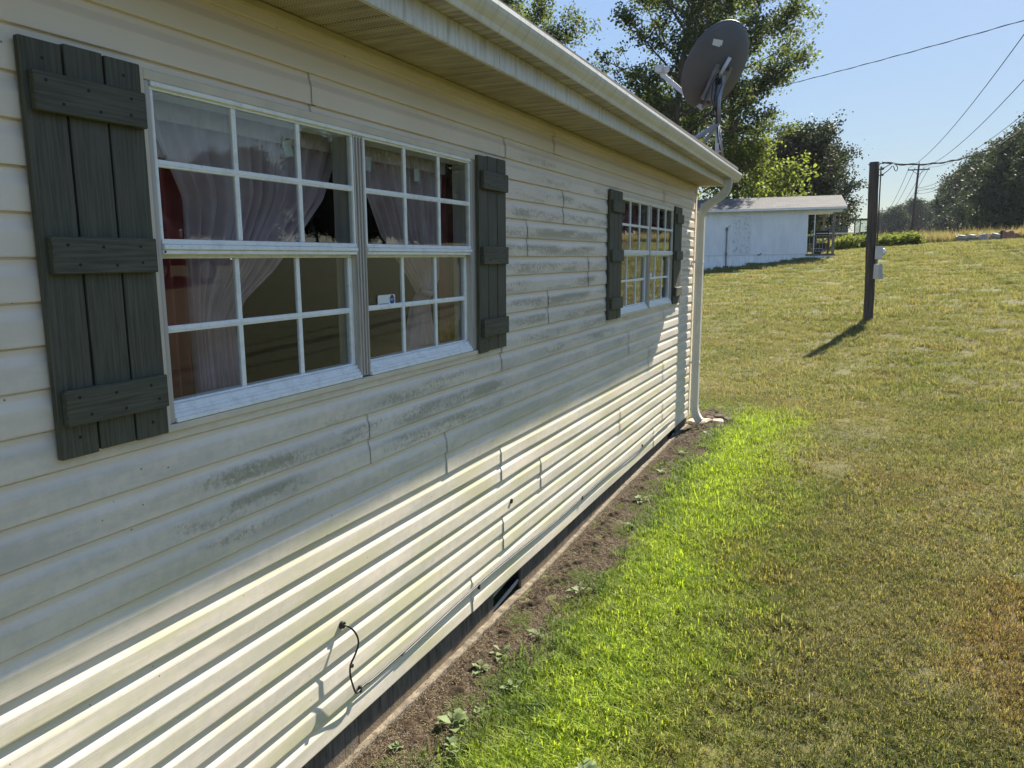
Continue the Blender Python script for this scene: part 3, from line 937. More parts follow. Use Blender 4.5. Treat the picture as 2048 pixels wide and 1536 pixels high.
# ------------------------------------------------------------------ windows
sticker_m = simple('sticker_white', (0.72, 0.76, 0.78), 0.5, var=0.05)
blue_m = simple('sticker_blue', (0.010, 0.045, 0.20), 0.5, var=0.05)
def text(name, body, size, mat, parent, loc, ry=1):
    cu_ = bpy.data.curves.new(name, 'FONT')
    cu_.body = body
    cu_.size = size
    cu_.align_x = 'CENTER'
    cu_.align_y = 'CENTER'
    cu_.extrude = 0.0002
    cu_.materials.append(mat)
    tmp = bpy.data.objects.new(name, cu_)
    COL.objects.link(tmp)
    bpy.context.view_layer.update()
    me = bpy.data.meshes.new_from_object(tmp.evaluated_get(bpy.context.evaluated_depsgraph_get()))
    bpy.data.objects.remove(tmp)
    if not me.materials:
        me.materials.append(mat)
    o = link(name, me, parent)
    o.location = loc
    o.rotation_euler = (R(90), 0, R(90))
    return o
def make_window(y0, idx):
    w = empty('window', (0, y0, 1.35), parent=H)
    w.location = Vector((0, y0, 1.35)) - house.location
    w['label'] = 'double window with pale tied back curtains' if idx == 0 else 'double window with drawn plum curtains'
    def B(m, name, mat, **k):
        o = m.build(name, mat, w, **k)
        o.location = (0, -y0, -1.35)
        return o
    y1 = y0 + WW
    # cream casing, mitred pieces
    for nm, a in (('l', (y0 - 0.024, y0, 1.345, 2.311)), ('r', (y1, y1 + 0.046, 1.345, 2.311))):
        B(MB().box(-0.03, 0.0165, a[0], a[1], a[2], a[3], 0.002), 'casing', trim_m)
    B(MB().box(-0.03, 0.0155, y0 + .0005, y1 - .0005, 2.284, 2.3105, 0.002), 'casing', trim_m)
    B(MB().box(-0.03, 0.0205, y0 - .02, y1 + .04, 1.3455, 1.366, 0.002), 'casing', trim_m)
    # frame
    B(MB().box(-0.085, 0.012, y0 + .001, y0 + 0.018, 1.368, 2.2835, .0015), 'jamb', mull_m)
    m = MB()
    m.box(-0.085, 0.010, y1 - 0.055, y1 - .001, 1.368, 2.2835, .0015)
    for k in range(3):
        m.box(-0.085, 0.013 - .004 * k, y1 - 0.053 + .016 * k, y1 - 0.047 + .016 * k, 1.368, 2.283)
    B(m, 'jamb', mull_m)
    m = MB()
    mid = y0 + 0.928
    m.box(-0.085, 0.006, mid - 0.032, mid + 0.032, 1.372, 2.268)
    for k in range(4):
        m.box(-0.085, 0.013, mid - 0.031 + .018 * k, mid - 0.024 + .018 * k, 1.3725, 2.2685, .001)
    B(m, 'mullion', mull_m)
    m = MB()
    m.box(-0.085, 0.018, y0 + .0185, y1 - .0555, 2.2700, 2.2834, .002)
    m.box(-0.085, 0.008, y0 + .0185, y1 - .0555, 2.2630, 2.2699)
    B(m, 'head', sash_m)
    m = MB()
    for ya, yb in ((y0 + .0185, mid - .0325), (mid + .0325, y1 - .0555)):
        m.box(-0.085, 0.019, ya, yb, 1.368, 1.380, .0015)
        m.box(-0.085, 0.012, ya, yb, 1.3801, 1.392, .0015)
        m.box(-0.085, 0.005, ya, yb, 1.3921, 1.402, .0015)
        m.box(-0.085, -0.004, ya, yb, 1.4021, 1.416)
    B(m, 'sill', sash_m)
    for ui, (ya, yb) in enumerate(((y0 + .0185, mid - .0325), (mid + .0325, y1 - .0555))):
        for si in range(2):
            up = si == 0
            xo = 0.004 if up else -0.020          # glass plane
            gy0, gy1 = ya + .010, yb - .010
            if not up:
                gy0 += 0.010; gy1 -= 0.012
            gz0, gz1 = (1.877, 2.2625) if up else (1.424, 1.824)
            m = MB()
            f0, f1 = xo - .014, xo + .008
            m.box(f0, f1, ya, gy0, gz0 - .005, gz1 - .0005, .002)
            m.box(f0, f1, gy1, yb, gz0 - .005, gz1 - .0005, .002)
            if up:
                m.box(f0, f1 + .003, ya + .0005, yb - .0005, 1.862, gz0 - .0005, .002)
                m.box(f0, f1 + .010, ya + .0005, yb - .0005, 1.848, 1.8615, .002)
                m.box(f0, f1 + .004, ya + .0005, yb - .0005, 1.835, 1.8475, .002)
            else:
                m.box(f0, f1, ya + .0005, yb - .0005, gz1, 1.838, .002)
                m.box(f0, f1, ya + .0005, yb - .0005, 1.4165, gz0 - .0003, .002)
            B(m, 'sash', sash_m)
            cw = (gy1 - gy0) / 3
            zm = (gz0 + gz1) / 2 + (.006 if up else .003)
            for k in (1, 2):
                yc = gy0 + cw * k
                mm_ = MB().box(xo - .008, xo + .0055, yc - .009, yc + .009, gz0, gz1, .002).box(xo - .008, xo + .0072, yc - .0035, yc + .0035, gz0 + .001, gz1 - .001, .0012)
                B(mm_, 'muntin', sash_m)
            mm_ = MB().box(xo - .008, xo + .0065, gy0, gy1, zm - .010, zm + .010, .002).box(xo - .008, xo + .0085, gy0 + .001, gy1 - .001, zm - .004, zm + .004, .0015)
            B(mm_, 'muntin', sash_m)
            for k in range(3):
                for r in range(2):
                    p0 = gy0 + cw * k; p1 = gy0 + cw * (k + 1)
                    q0, q1 = (gz0, zm) if r == 0 else (zm, gz1)
                    B(MB().box(xo - .004, xo, p0 + .001, p1 - .001, q0 + .001, q1 - .001), 'pane', glass_m)
            # tilt latch screws
        B(MB().cyl((0.008, ya + .006 + .84 * ui, 1.842), (0.0165, ya + .006 + .84 * ui, 1.842), .004, n=8), 'screw', line_m)
    # security sticker inside the lower right unit
    sy, sz = y0 + 1.127, 1.650
    s = MB()
    pts_ = []
    hw, hh, rr = 0.0625, 0.0245, 0.008
    for cx_, cz_, a0 in ((hw - rr, hh - rr, 0), (-hw + rr, hh - rr, 90), (-hw + rr, -hh + rr, 180), (hw - rr, -hh + rr, 270)):
        for k in range(5):
            a = R(a0 + k * 22.5)
            pts_.append((sy + cx_ + rr * math.cos(a), sz + cz_ + rr * math.sin(a)))
    nn = len(pts_)
    s.add([(-.0186, a, b) for a, b in pts_] + [(-.0180, a, b) for a, b in pts_], [tuple(range(nn))[::-1], tuple(range(nn, 2 * nn))] + [(i, (i + 1) % nn, nn + (i + 1) % nn, nn + i) for i in range(nn)])
    B(s, 'sticker', sticker_m)
    oc = [(sy + .040 + .0185 * math.cos(R(22.5 + 45 * k)), sz + .003 + .0205 * math.sin(R(22.5 + 45 * k))) for k in range(8)]
    B(MB().add([(-.0179, a, b) for a, b in oc] + [(-.0175, a, b) for a, b in oc], [tuple(range(8))[::-1], tuple(range(8, 16))] + [(i, (i + 1) % 8, 8 + (i + 1) % 8, 8 + i) for i in range(8)]), 'sticker_badge', blue_m)
    text('sticker_lettering', 'ADT', .0155, sticker_m, w, (-.0172, sy + .040 - y0, sz + .003 - 1.35))
    text('sticker_lettering', 'MONITORED BY', .0088, blue_m, w, (-.0176, sy - .020 - y0, sz - .013 - 1.35))
    return w
make_window(WINS[0], 0)
make_window(WINS[1], 1)

# ------------------------------------------------------------------ shutters
def make_shutter(y0, lab):
    s = empty('shutter', parent=H)
    s.location = Vector((0.012, y0, 1.35)) - house.location
    s['label'] = lab
    yy = 0.0
    for k, wd in enumerate((0.098, 0.099, 0.100)):
        dz = random.uniform(-.003, .003)
        MB().box(0.002, 0.021 + random.uniform(-.0006, .0006), yy, yy + wd, dz, 0.962 + dz, .002).build('board', board_m, s)
        yy += wd + 0.0065
    for zc in (0.845, 0.482, 0.122):
        b = MB().box(0.0212, 0.0425, 0.014 + random.uniform(-.003, .003), 0.300 + random.uniform(-.003, .004), zc - .0435, zc + .0435, .0025).build('batten', batten_m, s)
        m = MB()
        for k, (a, c_) in enumerate(((.045, .024), (.075, -.022), (.15, .020), (.17, -.024), (.25, .022), (.262, -.018))):
            a += random.uniform(-.01, .01)
            m.cyl((0.040, a, zc + c_), (0.0432, a, zc + c_), .0042, n=8)
        m.build('screw_heads', screw_m, b)
    m = MB()
    for a, z in ((.05, .045), (.26, .04), (.05, .92), (.26, .925)):
        m.cyl((0.018, a, z), (0.0216, a, z), .0045, n=8)
    m.build('screw_heads', screw_m, s)
    return s
make_shutter(1.141, 'green shutter left of the tied back curtains')
make_shutter(3.338, 'green shutter right of the tied back curtains')
make_shutter(5.462, 'green shutter left of the plum curtained window')
make_shutter(7.606, 'green shutter right of the plum curtained window')

# ------------------------------------------------------------------ curtains
def cloth(name, col, trans=0.35, var=0.12):
    t = NT(name)
    P = t.pos((1, 1, 1))
    c = t.mix(t.ramp(t.noise(P, 9, 3), 0.3, 0.7), tuple(x * (1 - var) for x in col), tuple(min(1, x * (1 + var)) for x in col))
    d = t.pbsdf(c, 0.8, 0, t.bump(t.noise(t.pos((1, 1, 1)), 400, 2), 0.15, 0.001), 0.2)
    tr = t.n('ShaderNodeBsdfTranslucent', {'Color': c}).outputs[0]
    return t.done(t.n('ShaderNodeMixShader', {0: trans, 1: d, 2: tr}).outputs[0])
sheer_m = cloth('mauve_grey_sheer', (0.78, 0.60, 0.64), 0.4)
header_m = cloth('pale_pink_hem', (0.92, 0.80, 0.83), 0.4)
red_m = cloth('dusty_red_cloth', (0.52, 0.13, 0.13), 0.4)
plum_m = cloth('plum_cloth', (0.36, 0.12, 0.18), 0.35)
paper_m = simple('paper_tag', (0.66, 0.68, 0.66), 0.8, var=0.08)
def interp(tab, z):
    zs = [a for a, b in tab][::-1]
    vs = [b for a, b in tab][::-1]
    return np.interp(z, zs, vs)
def sheet(left, right, z0, z1, x0, n_pl, amp, seed, ns=150, nt=70):
    """pleated cloth between two edge curves (tables of z, y)"""
    q = np.random.default_rng(seed)
    s = np.linspace(0, 1, ns)
    z = np.linspace(z1, z0, nt)
    L = interp(left, z)[:, None]; Rr = interp(right, z)[:, None]
    ph = q.uniform(0, 6.28, 3)
    sw = s + 0.05 * np.sin(2 * np.pi * s * 1.7 + ph[0]) * s * (1 - s) * 3
    Y = L + (Rr - L) * s[None]
    wd = np.abs(Rr - L)
    zz = (z1 - z)[:, None]
    prof = np.sin(2 * np.pi * n_pl * sw[None] + ph[1] + 0.5 * np.sin(zz * 3 + ph[2])) + 0.45 * np.sin(2 * np.pi * n_pl * 2.3 * sw[None] + ph[2] + zz * 1.5)
    A = amp * (0.45 + 0.55 * np.clip(zz / .25, 0, 1))
    X = x0 + A * prof + 0 * Y
    Z = z[:, None] + 0 * Y
    V = np.stack([X, Y, Z], -1).reshape(-1, 3)
    idn = np.arange(ns * nt).reshape(nt, ns)
    F = np.stack([idn[:-1, :-1], idn[1:, :-1], idn[1:, 1:], idn[:-1, 1:]], -1).reshape(-1, 4)
    return V, F
def curtain(lab, left, right, mat, x0=-0.135, n_pl=9, amp=0.016, seed=1, z0=1.38, z1=2.30, header=True, tags=(), tie=None, group=None):
    yl = interp(left, z1); yr = interp(right, z1)
    e = empty('curtain', ((x0, (yl + yr) / 2, z0)), lab, 'curtain', group)
    def P(o):
        o.location = -Vector(e.location)
        return o
    V, F = sheet(left, right, z0, z1, x0, n_pl, amp, seed)
    P(np_mesh('drape', V, F, mat, e, True))
    if header:
        V, F = sheet(left, right, z1 - 0.085, z1 + .004, x0 + .020, n_pl * 2.6, amp * .45, seed, 200, 16)
        P(np_mesh('rod_pocket_hem', V, F, header_m, e, True))
    for (ty, tz, ang) in tags:
        m = MB().box(-.0005, .0005, -.022, .022, -.055, 0)
        o = m.build('care_tag', paper_m, e)
        o.location = Vector((x0 + .036, ty, tz)) - Vector(e.location)
        o.rotation_euler = (ang, 0, 0)
    if tie:
        P(MB().tube([(x0 + .03, tie[0] - tie[2], tie[1] + .02), (x0 + .045, tie[0], tie[1]), (x0 + .03, tie[0] + tie[2], tie[1] + .015)], .012, 8).build('tie_band', mat, e, True))
    return e
def T(*a): return list(a)
curtain('pale mauve curtain swept back towards the red drape beside the left shutter', T((2.31, 1.60), (2.18, 1.62), (2.0, 1.70), (1.38, 1.715)),
        T((2.31, 2.50), (2.2, 2.45), (2.04, 2.36), (1.91, 2.22), (1.78, 2.07), (1.69, 1.93), (1.62, 1.875), (1.38, 1.89)), sheer_m, n_pl=10, seed=3, tags=((2.14, 2.225, .25),))
curtain('pale mauve curtain with a looped tieback beside the security sticker', T((2.31, 2.57), (2.1, 2.63), (1.92, 2.74), (1.74, 2.95), (1.66, 3.03), (1.60, 2.97), (1.38, 2.90)),
        T((2.31, 3.28), (1.72, 3.22), (1.63, 3.12), (1.50, 3.16), (1.38, 3.24)), sheer_m, n_pl=9, seed=8, tags=((2.99, 2.215, .05), (2.62, 2.225, -.1)), tie=(3.075, 1.655, .06))
curtain('dusty red drape hanging beside the left green shutter', T((2.28, 1.50), (1.38, 1.56)), T((2.28, 1.76), (1.38, 1.74)), red_m, x0=-0.165, n_pl=3, seed=5, header=False, z1=2.27)
curtain('dusty red drape hanging at the right end of the sticker window', T((2.28, 3.24), (1.38, 3.27)), T((2.28, 3.60), (1.38, 3.52)), red_m, x0=-0.165, n_pl=3, seed=6, header=False, z1=2.27)
curtain('plum curtain drawn across the half of its window away from the downspout', T((2.31, 5.9), (1.38, 5.9)), T((2.31, 7.10), (1.38, 7.06)), plum_m, n_pl=11, seed=12, header=False, amp=.02)
curtain('plum curtain drawn across the half of its window nearest the downspout', T((2.31, 7.12), (1.38, 7.14)), T((2.31, 8.35), (1.38, 8.35)), plum_m, n_pl=10, seed=13, header=False, amp=.02)

# ------------------------------------------------------------------ satellite dish on the roof edge
dish_m = simple('grey_dish_paint', (0.115, 0.110, 0.118), 0.55, var=0.10, scale=3)
arm_m = simple('light_grey_arm', (0.52, 0.53, 0.55), 0.45, var=0.1)
steel_m = simple('galvanised_strut', (0.24, 0.235, 0.25), 0.45, 0.4, var=0.2)
cable_m = simple('black_cable', (0.012, 0.012, 0.013), 0.45, var=0.2)
DC = Vector((0.13, 8.91, 3.895))
_d = (cr * 408 + cu * 640 + cf * 1509).normalized()
_r = (cr - _d * cr.dot(_d)).normalized(); _u = (cu - _d * cu.dot(_d) - _r * cu.dot(_r)).normalized()
dn = (_r * -0.68 + _u * 0.32 + _d * 0.66).normalized()       # way the dish looks
de = empty('satellite_dish', (0.20, 8.80, 2.86), 'large dark grey satellite dish seen from behind, mounted on the roof edge', 'satellite dish')
def DP(o):
    o.location = -Vector(de.location)
    return o
up = Vector((0, 0, 1)); ex = up.cross(dn).normalized(); ey = dn.cross(ex).normalized()
def dish_pt(u, v, off=0.0, depth=0.12):
    r2 = u * u + v * v
    return DC + ex * (u * 0.455) + ey * (v * 0.465) + dn * (-depth * (1 - r2) + off)
m = MB()
nr, na = 12, 56
for layer, off in ((0, 0.0), (1, -0.006)):
    m.v.append(tuple(dish_pt(0, 0, off)))
    for i in range(1, nr + 1):
        for k in range(na):
            a = 2 * math.pi * k / na
            m.v.append(tuple(dish_pt(i / nr * math.cos(a), i / nr * math.sin(a), off)))
n1 = 1 + nr * na
for b in (0, n1):
    m.f += [(b, b + 1 + k, b + 1 + (k + 1) % na) for k in range(na)]
    for i in range(nr - 1):
        for k in range(na):
            m.f.append((b + 1 + i * na + k, b + 1 + (i + 1) * na + k, b + 1 + (i + 1) * na + (k + 1) % na, b + 1 + i * na + (k + 1) % na))
m.f += [(1 + (nr - 1) * na + k, 1 + (nr - 1) * na + (k + 1) % na, n1 + 1 + (nr - 1) * na + (k + 1) % na, n1 + 1 + (nr - 1) * na + k) for k in range(na)]
refl = DP(m.build('reflector', dish_m, de, True))
m = MB().tube([dish_pt(math.cos(2 * math.pi * k / 48), math.sin(2 * math.pi * k / 48), .002) for k in range(49)], .010, 6, False)
DP(m.build('rim', dish_m, de, True))
# paper label with a torn corner on the back
lb = [(.56, .56), (.30, .58), (.30, .47), (.34, .475), (.345, .435), (.56, .435)]
DP(MB().add([dish_pt(u, v, -.0085) for u, v in lb] + [dish_pt(u, v, -.0065) for u, v in lb], [tuple(range(6)), tuple(range(6, 12))[::-1]] + [(i, (i + 1) % 6, 6 + (i + 1) % 6, 6 + i) for i in range(6)]).build('paper_label', paper_m, de))
mast_top = Vector((0.185, 8.80, 3.66)); mast_bot = Vector((0.20, 8.80, 2.84))
DP(MB().tube([mast_bot, (0.193, 8.80, 3.28)], .020, 12).build('mast', arm_m, de, True))
DP(MB().tube([(0.193, 8.80, 3.26), mast_top], .033, 14).build('mast_sleeve', steel_m, de, True))
# mount bracket between mast and reflector
bp = dish_pt(0.05, -0.35, -.03)
m = MB()
for s_ in (-1, 1):
    o_ = ex * (0.075 * s_)
    vs = [mast_top + o_ * .7 + Vector((0, 0, -.16)), mast_top + o_ * .7 + Vector((0, 0, .12)), bp + o_ + ey * .17, bp + o_ - ey * .19]
    vs2 = [v + ex * .008 for v in vs]
    m.add(vs + vs2, [(0, 1, 2, 3), (7, 6, 5, 4), (0, 4, 5, 1), (1, 5, 6, 2), (2, 6, 7, 3), (3, 7, 4, 0)])
m.obox(bp - ex * .12 + ey * .14, bp + ex * .12 + ey * .14, .03, .05, dn)
m.obox(bp - ex * .12 - ey * .16, bp + ex * .12 - ey * .16, .03, .05, dn)
m.obox(bp - ex * .10 - ey * .18, bp - ex * .10 + ey * .20, .04, .04, dn)
m.obox(bp + ex * .10 - ey * .18, bp + ex * .10 + ey * .20, .04, .04, dn)
DP(m.build('mount_bracket', steel_m, de))
DP(MB().tube([mast_top + Vector((0, 0, .08)), bp + ey * .30 - dn * .03], .020, 10).build('elevation_rod', arm_m, de, True))
m = MB()
for k in range(3):
    m.tube([mast_top + Vector((.03, -.03, .10)) + ex * .03 * k, mast_top + Vector((.05 - .05 * k, -.06, .0)), mast_top + Vector((-.03 * k, -.05, -.14)), mast_top + Vector((.0, -.04, -.30)), (0.215, 8.775, 3.05)], .006, 6)
m.tube([mast_top + Vector((0, -.03, -.33)), mast_top + Vector((-.1, -.03, -.30)), mast_top + Vector((-.19, -.02, -.36))], .007, 6)
DP(m.build('coiled_cable', cable_m, de, True))
# feed arm and LNB
lnb = Vector((-0.50, 9.02, 3.94))
arm0 = dish_pt(0.0, -0.93, .0) - dn * .06 - ey * .02
DP(MB().obox(arm0, lnb - Vector((0, 0, .05)), .035, .05).build('feed_arm', arm_m, de))
DP(MB().obox(bp - ey * .2, arm0 + dn * .02, .03, .04).build('arm_bracket', steel_m, de))
to = (DC - lnb).normalized()
m = MB().obox(lnb + ex * .0 - to * .05 + ey * .0, lnb + to * .03, .15, .075)
m.cyl(lnb + to * .03, lnb + to * .085, .030, .034, 14)
m.cyl(lnb - ex * .085, lnb - ex * .055, .03, n=12)
DP(m.build('receiver_head', arm_m, de))
# tripod struts down to the roof
DP(MB().obox((0.19, 8.79, 3.25), (-0.16, 8.35, 2.94), .07, .03).build('strut', steel_m, de))
DP(MB().tube([(0.20, 8.79, 3.27), (0.27, 8.92, 2.80)], .013, 8).build('strut', steel_m, de, True))
DP(MB().obox((0.19, 8.81, 3.25), (-0.1, 8.98, 2.93), .03, .03).build('strut', steel_m, de))
DP(MB().box(0.12, 0.27, 8.73, 8.87, 2.80, 2.862).build('foot_plate', steel_m, de))

# ------------------------------------------------------------------ coax cable on the lower wall
ce = empty('coaxial_cable', (0.02, 2.19, 0.43), 'black cable looping out of a wall grommet and running along the lowest siding', 'cable')
def CP(o):
    o.location = -Vector(ce.location)
    return o
CP(MB().cyl((0.008, 2.185, 0.433), (0.022, 2.185, 0.433), .017, .013, 16).build('grommet', cable_m, ce))
loop = [(0.016, 2.185, 0.433), (0.034, 2.20, 0.425), (0.046, 2.228, 0.385), (0.050, 2.238, 0.340), (0.046, 2.215, 0.300), (0.040, 2.188, 0.270), (0.036, 2.190, 0.225), (0.032, 2.212, 0.165), (0.026, 2.236, 0.118), (0.022, 2.262, 0.116), (0.018, 2.30, 0.120)]
run = [(0.0165, y, 0.1145 + 0.022 * math.sin((y - 2.3) * 1.5) ** 2 + .006 * math.sin(y * 1.9)) for y in np.arange(2.34, 8.1, 0.12)]
def smooth_path(p, it=2):
    p = [Vector(a) for a in p]
    for _ in range(it):
        q_ = [p[0]]
        for a, b in zip(p[:-1], p[1:]):
            q_ += [a * .75 + b * .25, a * .25 + b * .75]
        p = q_ + [p[-1]]
    return p
CP(MB().tube(smooth_path(loop + run[:40], 2), .0038, 7).build('cable_run', cable_m, ce, True))
CP(MB().tube(smooth_path([(a + .001, b, c - .009) for a, b, c in run[2:46]], 1), .0034, 6).build('ground_wire', simple('grey_wire', (0.22, 0.22, 0.21), 0.4), ce, True))
m = MB()
for yy in (2.275, 3.32, 4.95, 6.6):
    m.box(0.011, 0.024, yy - .005, yy + .005, .102, .130, .001)
CP(m.build('cable_clips', cable_m, ce))
CP(MB().box(0.040, 0.052, 2.184, 2.196, .262, .274).build('cable_tie', cable_m, ce))
hole = MB().cyl((0.0, 3.745, 0.455), (0.0165, 3.745, 0.455), .014, n=14).build('rubber_plug', cable_m)
tag(hole, 'small black plug filling a hole in the sunlit siding', 'plug')

# ------------------------------------------------------------------ trees
bark_m = simple('grey_brown_bark', (0.085, 0.068, 0.052), 0.95, var=0.35, scale=6, bump=0.8, bscale=14, stretch=(1, 1, .25))
def leaf_mat(name, col, tcol, tr=0.45, var=0.35):
    t = NT(name)
    r = t.n('ShaderNodeAttribute', attribute_name='rnd').outputs['Fac']
    big = t.noise(t.objc(), 0.45, 3)
    c = t.mix(r, tuple(x * (1 - var) for x in col), tuple(x * (1 + var) for x in col))
    c = t.mix(t.ramp(big, 0.35, 0.7, 0, 0.5), c, tuple(a * b for a, b in zip(col, (1.5, 1.3, 0.8))))
    tc = t.mix(r, tuple(x * (1 - var) for x in tcol), tuple(x * (1 + var) for x in tcol))
    d = t.pbsdf(c, 0.65, 0, None, 0.2)
    trn = t.n('ShaderNodeBsdfTranslucent', {'Color': tc}).outputs[0]
    return t.done(t.n('ShaderNodeMixShader', {0: tr, 1: d, 2: trn}).outputs[0])
leaf_mid = leaf_mat('leaf_mid_green', (0.040, 0.058, 0.019), (0.135, 0.175, 0.040), 0.45)
leaf_dark = leaf_mat('leaf_dark_green', (0.020, 0.028, 0.015), (0.045, 0.060, 0.022), 0.3)
leaf_yel = leaf_mat('leaf_yellow_green', (0.075, 0.105, 0.024), (0.22, 0.27, 0.04), 0.48)
leaf_far = leaf_mat('leaf_wood_green', (0.024, 0.038, 0.016), (0.050, 0.070, 0.022), 0.3)

def leaves(centers, per, sig, size, q, flat=0.75):
    n = len(centers) * per
    c = np.repeat(centers, per, 0) + q.normal(0, 1, (n, 3)) * np.array([sig, sig, sig * flat])
    d = q.normal(0, 1, (n, 3)); d[:, 2] = d[:, 2] * .6 - .3
    d /= np.linalg.norm(d, axis=1, keepdims=True)
    s_ = q.normal(0, 1, (n, 3))
    s_ -= d * (s_ * d).sum(1, keepdims=True)
    s_ /= np.linalg.norm(s_, axis=1, keepdims=True)
    L = size * q.uniform(.6, 1.35, (n, 1)); W = L * q.uniform(.32, .48, (n, 1))
    V = np.stack([c - d * L * .5, c + s_ * W, c + d * L * .5, c - s_ * W], 1)
    F = np.arange(n * 4).reshape(n, 4)
    return V.reshape(-1, 3), F, np.repeat(q.uniform(0, 1, n), 4)

def tree_parts(seed, height, spread, first, n_limb, up=0.75, per=16, sig=.42, size=.17, trunk_r=None, droop=0.0, top_open=1.0, leaf=leaf_mid, skew=(0, 0), twig=5, crown_low=None):
    """trunk with limbs; leaf clumps ride on the twigs. returns (trunk mesh, crown mesh)"""
    q = np.random.default_rng(seed)
    rnd = random.Random(seed)
    m = MB()
    cent = []
    tr = trunk_r or height * 0.016
    def poly(p, d, L, n, wob, lift):
        pts_ = [Vector(p)]
        d = Vector(d).normalized()
        for i in range(n):
            d = (d + Vector((rnd.gauss(0, wob), rnd.gauss(0, wob), rnd.gauss(0, wob * .7) + lift))).normalized()
            pts_.append(pts_[-1] + d * (L / n))
        return pts_
    tk = poly((0, 0, 0), (skew[0], skew[1], 1), height * .96, 10, .045, .05)
    m.tube([tk[0] + Vector((0, 0, -.5))] + tk, [tr * 1.5] + [tr * (1 - .93 * (i / 10)) for i in range(11)], 9)
    def at(pl, s):
        f = s * (len(pl) - 1); i = min(int(f), len(pl) - 2)
        return pl[i].lerp(pl[i + 1], f - i)
    for i in range(n_limb):
        s = first + (0.97 - first) * (i + rnd.uniform(-.3, .3) + .5) / n_limb
        s = min(max(s, first), .98)
        a = i * 2.4 + rnd.uniform(-.5, .5)
        rel = (s - first) / (1 - first)
        L = spread * (0.45 + 0.75 * math.sin(math.pi * min(1, rel * .80 + .22))) * rnd.uniform(.75, 1.15) * (1 if rel < .8 else .75)
        el = up * (.55 + .7 * rel) + rnd.uniform(-.15, .15)
        d = Vector((math.cos(a), math.sin(a), math.tan(min(el, 1.3))))
        p0 = at(tk, s)
        pl = poly(p0, d, L, 6, .10, .02 - droop)
        r0 = tr * (1 - .9 * s) * .55
        m.tube(pl, [r0 * (1 - .85 * k / 6) for k in range(7)], 6)
        nb = max(3, int(twig * L / 2.2))
        for j in range(nb):
            sj = .22 + .78 * (j + rnd.random()) / nb
            pj = at(pl, min(sj, 1))
            dd = (pl[-1] - pl[0]).normalized() + Vector((rnd.gauss(0, .75), rnd.gauss(0, .75), rnd.gauss(.12, .5)))
            lj = L * rnd.uniform(.18, .42)
            tw = poly(pj, dd, lj, 3, .15, .03 - droop)
            m.tube(tw, [r0 * .28, r0 * .2, r0 * .14, r0 * .06], 4, False)
            for s2 in (.35, .6, .85, 1.0):
                if rnd.random() < top_open:
                    cent.append(at(tw, s2))
        cent.append(pl[-1])
    for s in np.linspace(.80, 1, 6):
        cent.append(at(tk, s))
    cent = np.array([tuple(c) for c in cent])
    if crown_low is not None:
        cent = cent[cent[:, 2] > crown_low]
    V, F, rn = leaves(cent, per, sig, size, q)
    me = bpy.data.meshes.new('trunk')
    me.from_pydata(m.v, [], m.f)
    me.polygons.foreach_set('use_smooth', [True] * len(me.polygons))
    me.materials.append(bark_m)
    return me, np_mesh('crown', V, F, leaf, 'mesh', False, {'rnd': rn})

def plant_tree(name, meshes, x, y, lab, cat='tree', group=None, rz=0.0, sc=1.0, z=None):
    e = empty(name, (x, y, g1(x, y) - .05 if z is None else z), lab, cat, group)
    e.rotation_euler = (0, 0, rz)
    e.scale = (sc, sc, sc)
    link('trunk', meshes[0], e)
    link('crown', meshes[1], e)
    return e

big = tree_parts(4, 25.0, 5.9, .20, 34, up=.74, per=44, sig=.31, size=.18, trunk_r=.30, leaf=leaf_mid, twig=4, top_open=.60)
plant_tree('hardwood_tree', big, -9.7, 49.0, 'tall open hardwood tree with straight trunk rising behind the satellite dish', rz=.4)
big2 = tree_parts(9, 25.0, 5.6, .30, 30, up=.75, per=44, sig=.33, size=.18, trunk_r=.30, leaf=leaf_mid, twig=5, top_open=.9)
plant_tree('hardwood_tree', big2, -20.6, 47.0, 'tall leafy hardwood tree whose crown shows just above the long gutter', rz=1.0)
rt = tree_parts(31, 21, 4.8, .34, 26, up=.60, top_open=.62, per=44, sig=.31, size=.18, trunk_r=.25, leaf=leaf_mid, twig=5)
plant_tree('hardwood_tree', rt, -6.1, 53.0, 'broad hardwood tree spreading low limbs to the open sky right of the dish', rz=2.1)
mid1 = tree_parts(15, 8.5, 2.9, .12, 26, up=.55, per=20, sig=.42, size=.22, leaf=leaf_yel)
plant_tree('young_tree', mid1, -5.4, 53.0, 'bright yellow green young tree glowing just over the shingled roof', rz=.3, sc=.92)
mid2 = tree_parts(16, 12.5, 4.3, .12, 30, up=.55, per=22, sig=.52, size=.26, leaf=leaf_dark)
plant_tree('shade_tree', mid2, -3.2, 68.0, 'dark rounded tree between the yellow green tree and the tall oval tree', rz=.9, sc=.80)
plant_tree('shade_tree', mid2, -13.5, 60.0, 'dark rounded tree half hidden by the open hardwood and the house eave', rz=2.9, sc=1.0)
dark1 = tree_parts(17, 15.0, 4.1, .08, 38, up=.66, per=34, sig=.40, size=.25, leaf=leaf_dark, twig=5, top_open=.8)
plant_tree('shade_tree', dark1, -2.9, 92.0, 'dark tall oval tree standing behind the farm machinery', rz=.2, sc=.86)
plant_tree('shade_tree', dark1, -7.8, 95, 'dark oval tree farther back behind the shingled roof', rz=1.7, sc=.9)

